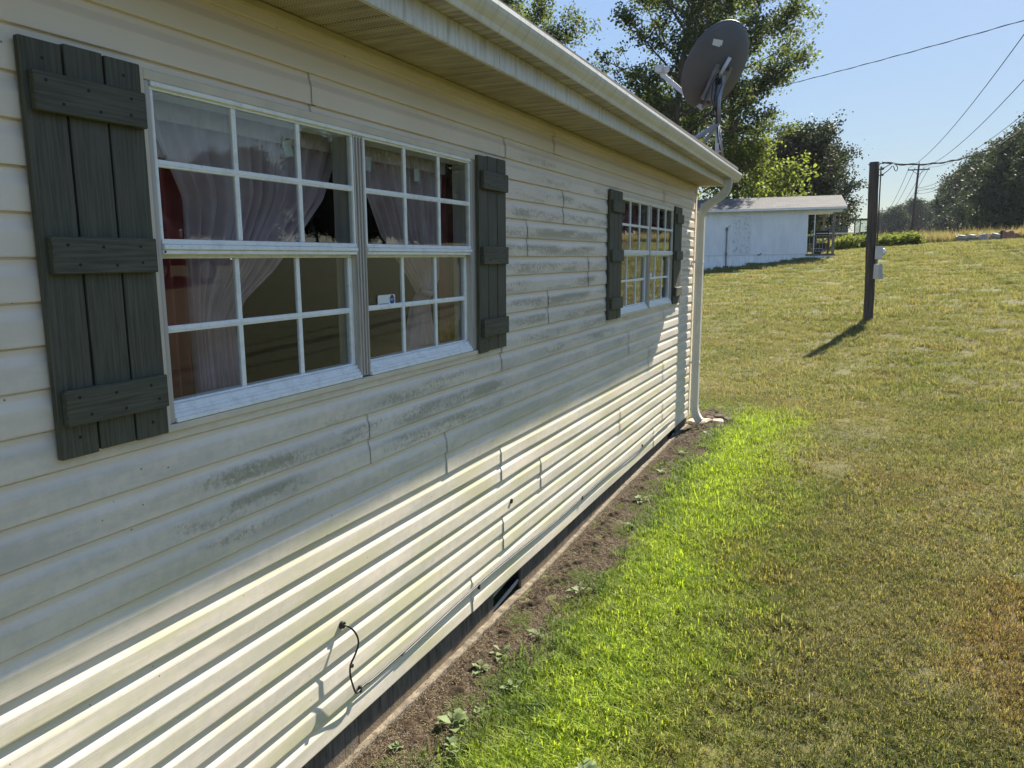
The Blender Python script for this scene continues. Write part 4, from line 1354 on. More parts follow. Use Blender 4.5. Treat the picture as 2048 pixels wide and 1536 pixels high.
# wood along the road: individual trees, nearest ones first
wa = tree_parts(41, 19.0, 5.6, .05, 44, up=.60, per=26, sig=.80, size=.42, leaf=leaf_far, twig=5)
wb = tree_parts(42, 17.0, 5.0, .04, 40, up=.55, per=26, sig=.80, size=.42, leaf=leaf_far, twig=5)
wc = tree_parts(43, 21.0, 5.2, .10, 40, up=.68, per=24, sig=.78, size=.40, leaf=leaf_far, twig=5)
q = random.Random(77)
k = 0
for i in range(17):
    yy = 112 + i * 11.5
    for row in range(2):
        xx = 22.5 + row * 7.5 + q.uniform(-1.5, 1.5) + (i * .12)
        plant_tree('woodland_tree', (wa, wb, wc)[(i + row * 2) % 3], xx, yy + q.uniform(-3, 3), 'dark leafy tree standing in the dense wood beyond the mown field', group='trees of the roadside wood', rz=q.uniform(0, 6.28), sc=q.uniform(.82, 1.05) * (0.92 if row == 0 else 1.05))
for xx, yy, sc_ in ((9.5, 250, .75), (12.5, 275, .85), (7.0, 300, .8), (15, 262, .9)):
    plant_tree('woodland_tree', wb, xx, yy, 'hazy distant tree clump beyond the crossarm poles', group='distant hazy trees', rz=q.uniform(0, 6), sc=sc_)
# trees across the yard that the windows mirror
for i in range(27):
    yy = 12 + i * 5.0 + q.uniform(-1.5, 1.5)
    tall = float(np.interp(yy, [20, 48, 75, 120], [.36, .38, .72, .85])) * q.uniform(.9, 1.12)
    plant_tree('woodland_tree', (wa, wb, wc)[i % 3], 53 + q.uniform(-3, 4), yy, 'leafy tree across the yard, mirrored in the window panes', group='trees across the yard', rz=q.uniform(0, 6), sc=tall)

# ------------------------------------------------------------------ bushes and tall weeds on the crest
def bush(seed, w, h, leaf, size=.12, n=170, per=20):
    q_ = np.random.default_rng(seed)
    a = q_.uniform(0, 6.28, n); r = np.sqrt(q_.uniform(0, 1, n)) * w / 2
    top = h * np.sqrt(np.clip(1 - (r / (w / 2)) ** 2 * .75, .05, 1)) * q_.uniform(.7, 1.1, n)
    cent = np.stack([r * np.cos(a), r * np.sin(a), top * q_.uniform(.25, 1, n)], 1)
    V, F, rn = leaves(cent, per, .14, size, q_)
    V[:, 2] = np.maximum(V[:, 2], 0)
    crown = np_mesh('foliage', V, F, leaf, 'mesh', False, {'rnd': rn})
    m = MB()
    for i in range(0, n, 6):
        m.tube([(cent[i][0] * .25, cent[i][1] * .25, -.1), tuple(cent[i] * np.array([.7, .7, .6])), tuple(cent[i])], [.02, .012, .004], 4, False)
    me = bpy.data.meshes.new('stems'); me.from_pydata(m.v, [], m.f); me.materials.append(bark_m)
    return me, crown
bA = bush(61, 2.2, 1.15, leaf_yel)
bB = bush(62, 1.5, .95, leaf_yel)
for x, y, me, sc_, lab in ((1.0, 51.3, bA, .82, 'yellow green leafy bush just right of the porch post'),
                           (-1.2, 51.5, bA, .95, 'yellow green leafy bush seen through the porch railing'),
                           (2.15, 51.6, bB, .9, 'small yellow green bush left of the meter pole'),
                           (3.35, 51.0, bA, .72, 'yellow green leafy bush just right of the meter pole'),
                           (4.3, 51.4, bB, .85, 'small yellow green bush at the edge of the tall dry grass')):
    e = empty('leafy_bush', (x, y, g1(x, y)), lab, 'bush')
    e.scale = (sc_, sc_, sc_)
    e.rotation_euler = (0, 0, x * 3)
    link('stems', me[0], e); link('foliage', me[1], e)
t = NT('tall_weed_stalk')
r_ = t.n('ShaderNodeAttribute', attribute_name='rnd').outputs['Fac']
c = t.mix(r_, (0.20, 0.19, 0.06), (0.42, 0.33, 0.14))
weed_m = t.done(t.n('ShaderNodeMixShader', {0: .45, 1: t.pbsdf(c, .7, 0, None, .2), 2: t.n('ShaderNodeBsdfTranslucent', {'Color': c}).outputs[0]}).outputs[0])
TS = [grass_patch('tall_%d' % i, 300, 1.1, .35, .75, .018, 300 + i, .25, weed_m) for i in range(4)]
q = np.random.default_rng(9)
n = 900
TX = q.uniform(-3, 26, n); TY = 52.3 + TX * .36 + q.uniform(0, 1, n) ** 1.3 * 9
TZ = gz(TX, TY)
scatter('tall_dry_grass', TS, np.stack([TX, TY, TZ], 1), np.stack([np.zeros(n), np.zeros(n), q.uniform(0, 6.28, n)], 1), q.uniform(.6, 1.05, n), q.integers(0, 4, n), 'unmown band of tall dry grass along the crest of the field', 'grass')

# ------------------------------------------------------------------ white mobile home across the lawn
t = NT('white_ribbed_metal')
P = t.objc()
c = t.mix(t.ramp(t.noise(t.objc((1.2, 1, .5)), 2.0, 5), .3, .75), (0.80, 0.82, 0.84), (0.70, 0.72, 0.74))
c = t.mix(t.math('MULTIPLY', t.ramp(t.noise(t.objc((3, 1, .6)), 6, 5, .7), .62, .75), .4), c, (0.33, 0.31, 0.26))
tw_m = t.done(t.pbsdf(c, .5, 0, None, .4))
skirt_m = simple('white_skirting', (0.80, 0.82, 0.84), .55, var=.10, scale=4, stretch=(2, 1, .4))
t = NT('peeling_board')
n = t.noise(t.objc((1, 1, .55)), 13, 6, .75, dist=1.2)
c = t.mix(t.ramp(n, .50, .62), (0.72, 0.74, 0.76), (0.40, 0.41, 0.42))
peel_m = t.done(t.pbsdf(c, .8, 0, None, .2))
t = NT('grey_roof_shingles')
P = t.objc()
br = t.n('ShaderNodeTexBrick', {'Vector': t.n('ShaderNodeCombineXYZ', {0: t.sep(P)[0], 1: t.sep(P)[1], 2: 0.0}).outputs[0], 'Scale': 1.0, 'Mortar Size': .012, 'Brick Width': .33, 'Row Height': .20,
                              'Color1': (0.150, 0.140, 0.138), 'Color2': (0.085, 0.080, 0.080), 'Mortar': (0.06, 0.06, 0.06)})
tr_m = t.done(t.pbsdf(t.mix(.35, br.outputs[0], t.mix(t.noise(P, 25, 3), (0.06, 0.06, 0.06), (0.18, 0.17, 0.168))), .9, 0, t.bump(br.outputs[1], -.4, .02), .2))
wood_grey_m = simple('weathered_wood', (0.20, 0.175, 0.15), .85, var=.3, scale=5)
deck_m = simple('dark_deck_edge', (0.13, 0.12, 0.11), .8, var=.2)
TO = Vector((-0.90, 41.25, 1.925))
mh = empty('mobile_home', TO, 'white ribbed mobile home with grey shingle roof and open corner porch', 'house', rot=(0, -math.atan(.010), R(9.0)))
def ribbed(x0, x1, z0, z1, y=0.0, per=.145, dep=.016):
    m = MB()
    prof = []
    x = x0
    while x < x1 - 1e-4:
        for f, d in ((0, 0), (.74, 0), (.80, dep), (.94, dep), (.999, 0)):
            xx = min(x + per * f, x1)
            prof.append((xx, y + d))
        x += per
    n = len(prof)
    m.add([(a, b, z0) for a, b in prof] + [(a, b, z1) for a, b in prof], [(i, i + 1, n + i + 1, n + i) for i in range(n - 1)])
    return m
DEP = 4.2
for i in range(11):
    a = -12.76 + i * 1.16
    ribbed(a, a + 1.16, 0.02, 2.26).build('wall_panel', tw_m, mh)
    ribbed(a + .003, a + 1.157, -1.7, -0.005, .018, .12, .012).build('skirting_panel', skirt_m, mh)
MB().box(-12.8, 0.0, -.012, .0, -0.012, 0.03).build('belt_rail', tw_m, mh)
MB().box(-.004, .05, -.015, DEP, 0.0, 2.26).build('end_wall', tw_m, mh)
MB().box(-.05, .0, -.022, .0, .02, 2.26).build('corner_trim', tw_m, mh)
MB().box(-12.76, -.02, DEP - .05, DEP, -1.6, 2.26).build('rear_wall', tw_m, mh)
MB().box(-12.80, -12.76, 0.0, DEP, -1.6, 2.26).build('end_wall', tw_m, mh)
MB().box(-12.7, -.1, .05, DEP - .1, 2.20, 2.28).build('ceiling', tw_m, mh)
rr = [(-.28, 2.22), (DEP / 2, 2.93), (DEP + .28, 2.22), (DEP + .28, 2.27), (DEP / 2, 2.985), (-.28, 2.27)]
n = len(rr)
MB().add([(-13.0, y, z) for y, z in rr] + [(1.78, y, z) for y, z in rr], [tuple(range(n)), tuple(range(n, 2 * n))[::-1]] + [(i, (i + 1) % n, n + (i + 1) % n, n + i) for i in range(n)]).build('roof', tr_m, mh)
MB().box(-13.0, 1.78, -.30, -.275, 2.165, 2.262).build('eave_fascia', tw_m, mh)
MB().add([(1.781, y, z - (.05 if i < 3 else -.004)) for i, (y, z) in enumerate(rr)] + [(1.795, y, z - (.05 if i < 3 else -.004)) for i, (y, z) in enumerate(rr)], [tuple(range(n)), tuple(range(n, 2 * n))[::-1]] + [(i, (i + 1) % n, n + (i + 1) % n, n + i) for i in range(n)]).build('gable_trim', wood_grey_m, mh)
MB().box(.05, 1.62, -.06, .04, 2.02, 2.16).build('porch_beam', tw_m, mh)
MB().box(.05, 1.62, .04, DEP, 2.13, 2.17).build('porch_ceiling', tw_m, mh)
MB().box(1.20, 1.32, -.06, .06, 0.0, 2.02).build('porch_post', wood_grey_m, mh)
MB().box(1.20, 1.32, DEP - .12, DEP, 0.0, 2.12).build('porch_post', wood_grey_m, mh)
MB().box(.36, .40, .1, .14, 0.0, 2.02).build('white_pole', tw_m, mh)
MB().box(.0, 1.36, -.05, DEP, -.10, 0.0).build('porch_deck', deck_m, mh)
MB().box(.0, 1.34, -.03, 0.0, -.9, -.10).build('deck_skirting', skirt_m, mh)
MB().box(1.36, 1.75, .2, 1.3, -.22, -.10).build('step', deck_m, mh)
for yr in (.0, DEP - .06):
    MB().box(.06, 1.20, yr, yr + .05, .86, .91).build('rail', wood_grey_m, mh)
    MB().box(.06, 1.20, yr, yr + .05, .10, .14).build('rail', wood_grey_m, mh)
    for k in range(7):
        MB().box(.15 + k * .155, .18 + k * .155, yr + .01, yr + .04, .14, .86).build('baluster', wood_grey_m, mh)
MB().box(-3.55, -2.68, -.020, .002, .03, 1.94).build('peeling_board', peel_m, mh, label='rectangular boarded opening with peeling dirty paint')
cond_m = simple('grey_conduit', (0.17, 0.18, 0.19), .6, .2)
m = MB().tube([(-3.86, -.035, 1.30), (-3.86, -.035, -.62)], .032, 8)
m.box(-3.92, -3.80, -.08, 0.0, 1.22, 1.40).box(-3.91, -3.81, -.07, 0.0, -.06, .12)
m.tube([(-3.86, -.03, 1.36), (-3.76, -.03, 1.44), (-3.66, -.03, 1.50)], .012, 5)
m.build('power_conduit', cond_m, mh)
MB().box(-4.0, -3.72, -.12, .0, -.98, -.55).build('conduit_box', deck_m, mh)
MB().tube([(-2.3, -.02, -.02), (-2.2, -.06, .0), (-2.12, -.03, .05)], .03, 6).build('hose_bib', cond_m, mh)
def on_porch(name, lab, cat, x, y):
    p = mh.matrix_basis @ Vector((x, y, 0))
    return empty(name, p, lab, cat, rot=mh.rotation_euler)
bpy.context.view_layer.update()
black_m = simple('black_enamel', (0.015, 0.015, 0.016), .4, var=.2)
chrome_m = simple('steel_lid_trim', (0.55, 0.55, 0.56), .3, .8, var=.1)
g_ = on_porch('gas_grill', 'black gas grill on a cart standing on the porch', 'grill', .82, 1.0)
m = MB().box(-.36, .36, -.22, .22, .78, .92, .01)
m.build('firebox', black_m, g_)
MB().extr([(-.22, .925), (-.22, 1.05), (-.14, 1.15), (.02, 1.19), (.16, 1.13), (.22, 1.0), (.22, .925)], -.33, .33).build('lid', black_m, g_).rotation_euler = (0, 0, R(90))
MB().box(-.28, .28, -.27, -.24, 1.0, 1.03).build('lid_handle', chrome_m, g_)
MB().box(-.34, .34, -.20, .20, .22, .52, .01).build('cart_cabinet', black_m, g_)
for sx in (-.33, .33):
    for sy in (-.19, .19):
        MB().box(sx - .02, sx + .02, sy - .02, sy + .02, 0.0, .78).build('leg', black_m, g_)
MB().box(.365, .62, -.20, .20, .86, .90).build('side_shelf', black_m, g_)
MB().box(-.62, -.365, -.20, .20, .86, .90).build('side_shelf', black_m, g_)
c_ = on_porch('folding_chair', 'dark folding chair beside the grill on the porch', 'chair', .33, .7)
MB().box(-.22, .22, -.2, .2, .40, .43, .01).build('seat', black_m, c_)
MB().box(-.22, .22, .19, .22, .52, .86, .01).build('backrest', black_m, c_)
for sx in (-.21, .21):
    MB().obox((sx, -.2, .0), (sx, .20, .88), .025, .025).build('leg', cond_m, c_)
    MB().obox((sx, .22, .0), (sx, -.16, .42), .025, .025).build('leg', cond_m, c_)
b_ = on_porch('storage_tub', 'low dark tub with pale rim sitting on the porch floor', 'tub', .55, .35)
MB().add([(-.2, -.14, 0), (.2, -.14, 0), (.2, .14, 0), (-.2, .14, 0), (-.24, -.17, .26), (.24, -.17, .26), (.24, .17, .26), (-.24, .17, .26)], [(3, 2, 1, 0), (0, 1, 5, 4), (1, 2, 6, 5), (2, 3, 7, 6), (3, 0, 4, 7)]).build('body', black_m, b_)
MB().box(-.26, .26, -.19, -.165, .24, .27).box(-.26, .26, .165, .19, .24, .27).box(-.26, -.235, -.165, .165, .241, .269).box(.235, .26, -.165, .165, .241, .269).build('rim', arm_m, b_)

# ------------------------------------------------------------------ meter pole
pole_m = simple('dark_weathered_pole', (0.060, 0.050, 0.042), .9, var=.4, scale=3, bump=.8, bscale=10, stretch=(12, 12, .5))
meterbox_m = simple('grey_meter_box', (0.40, 0.41, 0.42), .45, .2, var=.08)
clear_m = simple('meter_glass_cover', (0.70, 0.72, 0.74), .08, .3, var=.05, spec=.9)
ins_m = simple('insulator_glaze', (0.12, 0.10, 0.10), .3, var=.1)
mp = empty('meter_pole', (1.96, 19.36, g1(1.96, 19.36)), 'short dark wooden service pole with grey meter boxes standing on the lawn', 'pole')
b0 = Vector((0, 0, -.4)); b1 = Vector((-.125, .08, 3.905 - mp.location.z))
rng2 = random.Random(4)
pl = [b0.lerp(b1, i / 12) + Vector((rng2.uniform(-.006, .006), rng2.uniform(-.006, .006), 0)) for i in range(13)]
MB().tube(pl, [.108 - .003 * i / 12 for i in range(13)], 16).build('post', pole_m, mp, True)
def on_pole(zw):
    return b0.lerp(b1, (zw - mp.location.z + .4) / (b1.z + .4))
p = on_pole(1.88)
MB().box(p.x + .085, p.x + .24, p.y - .17, p.y + .06, 1.74 - mp.location.z, 2.04 - mp.location.z, .008).build('meter_socket', meterbox_m, mp)
MB().sphere((p.x + .25, p.y - .06, 1.90 - mp.location.z), .085, 16, 10, .8, 1, 1).build('meter_dial', clear_m, mp, True)
MB().box(p.x + .080, p.x + .215, p.y - .16, p.y + .06, 1.30 - mp.location.z, 1.63 - mp.location.z, .008).build('breaker_box', meterbox_m, mp)
MB().add([(p.x + .19, p.y - .17, 1.30 - mp.location.z), (p.x + .29, p.y - .10, 1.30 - mp.location.z), (p.x + .19, p.y - .17, 1.64 - mp.location.z), (p.x + .25, p.y - .12, 1.64 - mp.location.z),
          (p.x + .20, p.y - .14, 1.30 - mp.location.z), (p.x + .29, p.y - .07, 1.30 - mp.location.z), (p.x + .20, p.y - .14, 1.64 - mp.location.z), (p.x + .25, p.y - .09, 1.64 - mp.location.z)],
         [(0, 1, 3, 2), (4, 6, 7, 5), (0, 4, 5, 1), (1, 5, 7, 3), (3, 7, 6, 2), (2, 6, 4, 0)]).build('breaker_door', meterbox_m, mp)
MB().tube([(p.x + .13, p.y - .03, 1.64 - mp.location.z), (p.x + .13, p.y - .03, 1.74 - mp.location.z)], .025, 8).build('conduit', cond_m, mp)
MB().tube([(p.x + .12, p.y - .02, 2.04 - mp.location.z), (p.x + .105, p.y - .01, 2.6 - mp.location.z), (p.x + .08, p.y, 3.80 - mp.location.z)], .014, 8).build('conduit', pole_m, mp)
tp_ = on_pole(3.86)
for k, dz in enumerate((.0, -.13, -.26)):
    MB().tube([(tp_.x + .08, tp_.y, tp_.z + dz), (tp_.x + .17, tp_.y - .03, tp_.z + dz + .02)], .012, 6).sphere((tp_.x + .18, tp_.y - .03, tp_.z + dz + .02), .032, 10, 6).build('insulator', ins_m, mp, True)
MB().box(tp_.x - .12, tp_.x + .12, tp_.y - .015, tp_.y + .015, tp_.z - .02, tp_.z + .01).build('through_bolt', ins_m, mp)
MB().tube(smooth_path([(tp_.x + .18, tp_.y - .03, tp_.z - .24), (tp_.x + .33, tp_.y, tp_.z - .12), (tp_.x + .38, tp_.y, tp_.z - .02), (tp_.x + .44, tp_.y, tp_.z - .20), (tp_.x + .50, tp_.y, tp_.z - .10), (tp_.x + .38, tp_.y, tp_.z + .02), (tp_.x + .18, tp_.y - .03, tp_.z - .11)]), .009, 6).build('jumper_loops', cable_m, mp, True)

# ------------------------------------------------------------------ crossarm poles and wires
upole_m = simple('utility_pole_wood', (0.055, 0.045, 0.038), .9, var=.3)
def utility_pole(x, y, ztop, lab, lean=(0, 0)):
    zb = g1(x, y)
    e = empty('utility_pole', (x, y, zb), lab, 'utility pole')
    h = ztop - zb
    MB().tube([(0, 0, -.5), (lean[0], lean[1], h)], [.19, .12], 10).build('post', upole_m, e, True)
    MB().box(-1.25 + lean[0], 1.25 + lean[0], -.17, -.06, h - .82, h - .68).build('crossarm', upole_m, e)
    for sx in (-1, 1):
        MB().obox((lean[0] + sx * .75, -.10, h - .80), (lean[0], -.10, h - 1.4), .03, .05).build('brace', upole_m, e)
    for sx in (-1.15, -.45, .55, 1.15):
        MB().cyl((lean[0] + sx, -.11, h - .68), (lean[0] + sx, -.11, h - .45), .05, .03, 8).build('insulator', ins_m, e)
    MB().cyl((lean[0], 0, h), (lean[0], 0, h + .28), .05, .03, 8).build('insulator', ins_m, e)
    return e
utility_pole(7.15, 112.5, 13.4, 'tall crossarm utility pole with slack wires at the wood edge', (.35, 0))
utility_pole(5.85, 245.0, 15.2, 'smaller looking crossarm pole farther down the road, before hazy trees')
utility_pole(5.2, 400.0, 18.0, 'tiny distant crossarm pole beside the tractor cab')
wire_m = simple('dull_wire', (0.04, 0.04, 0.045), .95, 0, var=.1, spec=.05)
def wire(a, b, sag, r, lab, grp=None, n=40, name='power_line', twist=0):
    a = Vector(a); b = Vector(b)
    p_ = [a.lerp(b, i / n) + Vector((0, 0, -4 * sag * (i / n) * (1 - i / n))) for i in range(n + 1)]
    m = MB()
    if twist:
        P_ = []
        for i in range(n * 8 + 1):
            f = i / 8; j = min(int(f), n - 1)
            c0 = p_[j].lerp(p_[j + 1], f - j)
            ph = f * twist
            P_.append(c0 + Vector((0, math.cos(ph), math.sin(ph))) * r * 1.0)
        m.tube(P_, r, 5, False)
        m.tube(p_, r * .9, 5, False)
    else:
        m.tube(p_, r, 5, False)
    return tag(m.build(name, wire_m, None, True), lab, 'wire', grp)
g1l = 'upper wires strung from the crossarm pole over the road'
wire((6.35, 112.4, 12.9), (9.0, 8.0, 15.0), 2.2, .022, 'thin power line rising from the crossarm pole towards the road', g1l)
wire((8.05, 112.4, 12.9), (9.9, 8.0, 13.8), 2.2, .022, 'thin power line rising from the crossarm pole towards the road', g1l)
wire((8.65, 112.4, 12.9), (10.8, 8.0, 12.4), 2.6, .018, 'thin power line rising from the crossarm pole towards the road', g1l)
g2l = 'low communication wires from the crossarm pole'
for k in range(3):
    wire((7.35, 112.3, 10.4 - .35 * k), (10.0, 8.0, 11.5 - .35 * k), 2.4, .02, 'low slack communication wire hung under the crossarm', g2l)
g3l = 'wires between the crossarm poles'
for k, (dx, dz) in enumerate(((-1.15, 0), (-.45, 0), (.55, 0), (1.15, 0), (.2, -2.8))):
    wire((7.5 + dx, 112.4, 12.85 + dz), (5.85 + dx, 245, 14.6 + dz), 3.0, .028, 'thin wire sagging between the two crossarm poles', g3l, 30)
for k in range(2):
    wire((7.4, 112.6, 10.3 - k * 1.6), (30, 118, 10.9 - k * 1.5), .4, .016, 'pale guy line running from the crossarm pole into the wood', 'lines from the pole into the wood', 20)
ptop = Vector(mp.location) + Vector((tp_.x + .18, tp_.y - .03, tp_.z + .02))
wire(ptop, (9.6, 42.0, 9.6), 1.15, .017, 'thick twisted service cable leaving the meter pole insulators', name='service_cable', twist=2.2)
wire((-7.35, 48.86, 11.04), (7.66, 33.29, 10.24), .12, .014, 'twisted service cable crossing the open sky beside the tall tree', name='service_cable', twist=2.0)

# ------------------------------------------------------------------ farm machinery beyond the weeds
green_p = simple('tractor_green_paint', (0.02, 0.085, 0.035), .4, var=.15)
tyre_m = simple('tyre_rubber', (0.02, 0.02, 0.02), .8, var=.2)
rim_m = simple('yellow_rim', (0.45, 0.33, 0.03), .5)
cabglass_m = simple('cab_glass', (0.55, 0.66, 0.66), .05, .1, var=.05, spec=.9)
def wheel(parent, x, y, z, r, w):
    e = empty('wheel', (x, y, z), parent=parent)
    m = MB()
    prof = [(r * .55, -w / 2), (r * .92, -w / 2), (r, -w * .3), (r, w * .3), (r * .92, w / 2), (r * .55, w / 2)]
    n = 24
    for a_, b_2 in prof:
        for k in range(n):
            a = 2 * math.pi * k / n
            m.v.append((a_ * math.cos(a), b_2, a_ * math.sin(a)))
    for i in range(len(prof)):
        for k in range(n):
            j = (i + 1) % len(prof)
            m.f.append((i * n + k, i * n + (k + 1) % n, j * n + (k + 1) % n, j * n + k))
    m.build('tyre', tyre_m, e, True)
    MB().cyl((0, -w * .3, 0), (0, w * .3, 0), r * .56, n=20).build('rim', rim_m, e)
tx, ty = 1.12, 80.0
tc = empty('tractor', (tx, ty, g1(tx, ty)), 'green farm tractor with glass cab parked behind the weeds', 'tractor', rot=(0, 0, R(200)))
MB().box(-.2, 1.9, -.38, .38, .9, 1.55, .06).build('hood', green_p, tc)
MB().box(-1.0, 1.7, -.25, .25, .6, .9).build('chassis', black_m, tc)
MB().box(-1.35, .15, -.78, .78, 2.72, 2.86, .04).build('cab_roof', green_p, tc)
MB().box(-1.25, .05, -.70, .70, .95, 1.45, .03).build('cab_base', green_p, tc)
for sx in (-1.25, .05):
    for sy in (-.70, .70):
        MB().box(sx - .04, sx + .04, sy - .04, sy + .04, 1.45, 2.72).build('cab_pillar', green_p, tc)
for nm, b in (('l', (-1.2, 0, -.715, -.70)), ('r', (-1.2, 0, .70, .715)), ('f', (.05, .065, -.65, .65)), ('b', (-1.265, -1.25, -.65, .65))):
    MB().box(b[0], b[1], b[2], b[3], 1.46, 2.71).build('cab_window', glass_m, tc)
MB().tube([(1.2, .25, 1.5), (1.2, .25, 2.5)], .05, 8).build('exhaust_pipe', black_m, tc)
for x_, r_, w_ in ((-.75, .85, .5), (1.4, .5, .32)):
    for s_ in (-1, 1):
        wheel(tc, x_, s_ * .85, r_, r_, w_)
tx, ty = -2.2, 78.5
fw_ = empty('farm_wagon', (tx, ty, g1(tx, ty) + .25), 'long dark flatbed farm wagon parked left of the tractor', 'wagon', rot=(0, 0, R(14)))
MB().box(-3.0, 3.0, -1.1, 1.1, 1.05, 1.30).build('bed', black_m, fw_)
MB().box(-3.0, 3.0, -1.15, -1.10, 1.30, 1.42).build('side_rail', chrome_m, fw_)
MB().box(-3.0, 3.0, 1.10, 1.15, 1.30, 1.42).build('side_rail', black_m, fw_)
MB().box(-2.9, 2.4, -.95, .95, 1.31, 1.95, .12).build('covered_load', deck_m, fw_)
MB().box(-2.4, 2.4, -.15, .15, .7, 1.05).build('axle_beam', black_m, fw_)
MB().box(3.0, 4.6, -.06, .06, .75, .9).build('drawbar', black_m, fw_)
for x_ in (-1.9, 1.9):
    for s_ in (-1, 1):
        wheel(fw_, x_, s_ * .95, .45, .45, .28)

# rubble and stake at the field edge
brick_m = simple('red_clay_rubble', (0.26, 0.125, 0.085), .95, var=.3, scale=4, bump=.8, bscale=9)
pale_m = simple('pale_scrap', (0.34, 0.32, 0.29), .8, var=.2)
def lump(name, x, y, sx, sy, sz, mat, lab, cat, seed):
    q_ = random.Random(seed)
    m = MB().sphere((0, 0, 0), 1.0, 16, 10)
    vv = []
    for v in m.v:
        n_ = 1 + .22 * math.sin(v[0] * 5 + seed) * math.sin(v[1] * 4.3 + 1) + q_.uniform(-.07, .07)
        vv.append((v[0] * sx * n_, v[1] * sy * n_, v[2] * sz * n_ * (1.0 if v[2] > 0 else .3)))
    m.v = vv
    o = m.build(name, mat)
    o.location = (x, y, g1(x, y))
    return tag(o, lab, cat)
lump('clay_mound', 9.55, 54.9, .62, .5, .55, brick_m, 'reddish clay mound at the far edge of the field', 'mound', 3)
lump('pale_boulder', 8.4, 55.0, .30, .3, .45, pale_m, 'pale rounded rock left of the reddish mound', 'rock', 5)
for k, (x, lab) in enumerate(((7.2, 'flat pale slab lying in the tall grass before the wood'), (7.75, 'flat pale slab next to the rounded pale rock'), (8.95, 'flat pale slab against the reddish mound'))):
    y = 54.6
    o = MB().box(-.32, .32, -.2, .2, 0, .12, .02).box(-.25, .20, -.15, .15, .121, .2, .02).build('broken_slab', pale_m)
    o.location = (x, y, g1(x, y) + .22); o.rotation_euler = (R(8), R(6 - 9 * k), k)
    tag(o, lab, 'slab')
    MB().box(-.2, .2, -.12, .12, -.5, 0.0).build('base', pale_m, o)
st = empty('wooden_stake', (8.75, 50.9, g1(8.75, 50.9)), 'short dark wooden stake at the mowing edge', 'stake')
MB().box(-.04, .04, -.03, .03, -.2, .50).build('shaft', upole_m, st)
MB().box(-.055, .055, -.045, .045, .44, .56, .01).build('cap', upole_m, st)

# ------------------------------------------------------------------ road and truck beside the yard (mirrored in the panes)
t = NT('worn_asphalt')
P = t.pos()
road_m = t.done(t.pbsdf(t.mix(t.ramp(t.noise(P, 3, 5), .3, .7), (0.10, 0.098, 0.095), (0.17, 0.165, 0.155)), .9, 0, t.bump(t.noise(P, 60, 3), .4, .01), .2))
ry = np.linspace(-60, 140, 120)
rx = np.array([26.0, 27.5, 29.0, 30.5, 32.0])
RX, RY = np.meshgrid(rx, ry, indexing='ij')
rid = np.arange(RX.size).reshape(RX.shape)
F = np.stack([rid[:-1, :-1], rid[1:, :-1], rid[1:, 1:], rid[:-1, 1:]], -1).reshape(-1, 4)
road = np_mesh('road', np.stack([RX, RY, gz(RX, RY) + .06], -1).reshape(-1, 3), F, road_m, None, True)
tag(road, kind='structure')

body_p = simple('dark_maroon_paint', (0.060, 0.022, 0.026), .22, .3, var=.08, spec=.7)
chrome2 = simple('bright_chrome', (0.75, 0.75, 0.76), .12, 1.0, var=.03)
lamp_m = simple('headlamp_lens', (0.75, 0.77, 0.78), .1, .2, spec=.9)
tail_m = simple('tail_lens', (0.30, 0.01, 0.01), .2, spec=.8)
tint_m = simple('tinted_glass', (0.02, 0.025, 0.025), .05, 0, spec=.9)
pk = empty('pickup_truck', (15.2, 13.4, g1(15.2, 13.4) - .02), 'dark maroon pickup truck parked up the yard, mirrored in the window panes', 'truck')
def side_extr(prof, x0, x1, bev=.03):
    bm = bmesh.new()
    n = len(prof)
    A = [bm.verts.new((x0, a, b)) for a, b in prof]; B_ = [bm.verts.new((x1, a, b)) for a, b in prof]
    bm.faces.new(A); bm.faces.new(B_[::-1])
    for i in range(n):
        bm.faces.new((A[i], B_[i], B_[(i + 1) % n], A[(i + 1) % n]))
    bmesh.ops.recalc_face_normals(bm, faces=bm.faces)
    bmesh.ops.bevel(bm, geom=bm.edges[:], offset=bev, segments=2, affect='EDGES')
    bm.verts.index_update()
    m = MB().add([v.co.copy() for v in bm.verts], [[v.index for v in f.verts] for f in bm.faces])
    bm.free()
    return m
def arch(cy, r, z, k=8):
    return [(cy + r * math.cos(math.pi * (1 - i / k)), z + r * math.sin(math.pi * (1 - i / k))) for i in range(k + 1)]
low = [(-2.7, .55)] + arch(-1.55, .46, .5) + arch(1.75, .46, .5) + [(2.65, .5), (2.72, .75), (2.66, 1.05), (2.45, 1.12), (1.25, 1.18), (-2.7, 1.18)]
side_extr(low, -.98, .98, .03).build('body', body_p, pk, True)
cab = [(-.95, 1.17), (-.80, 1.85), (-.55, 1.95), (.35, 1.95), (.55, 1.88), (1.22, 1.17)]
m = side_extr(cab, -.92, .92, .04)
m.v = [(x * (1 - max(0, z - 1.17) * .16), y, z) for x, y, z in m.v]
m.build('cab', body_p, pk, True)
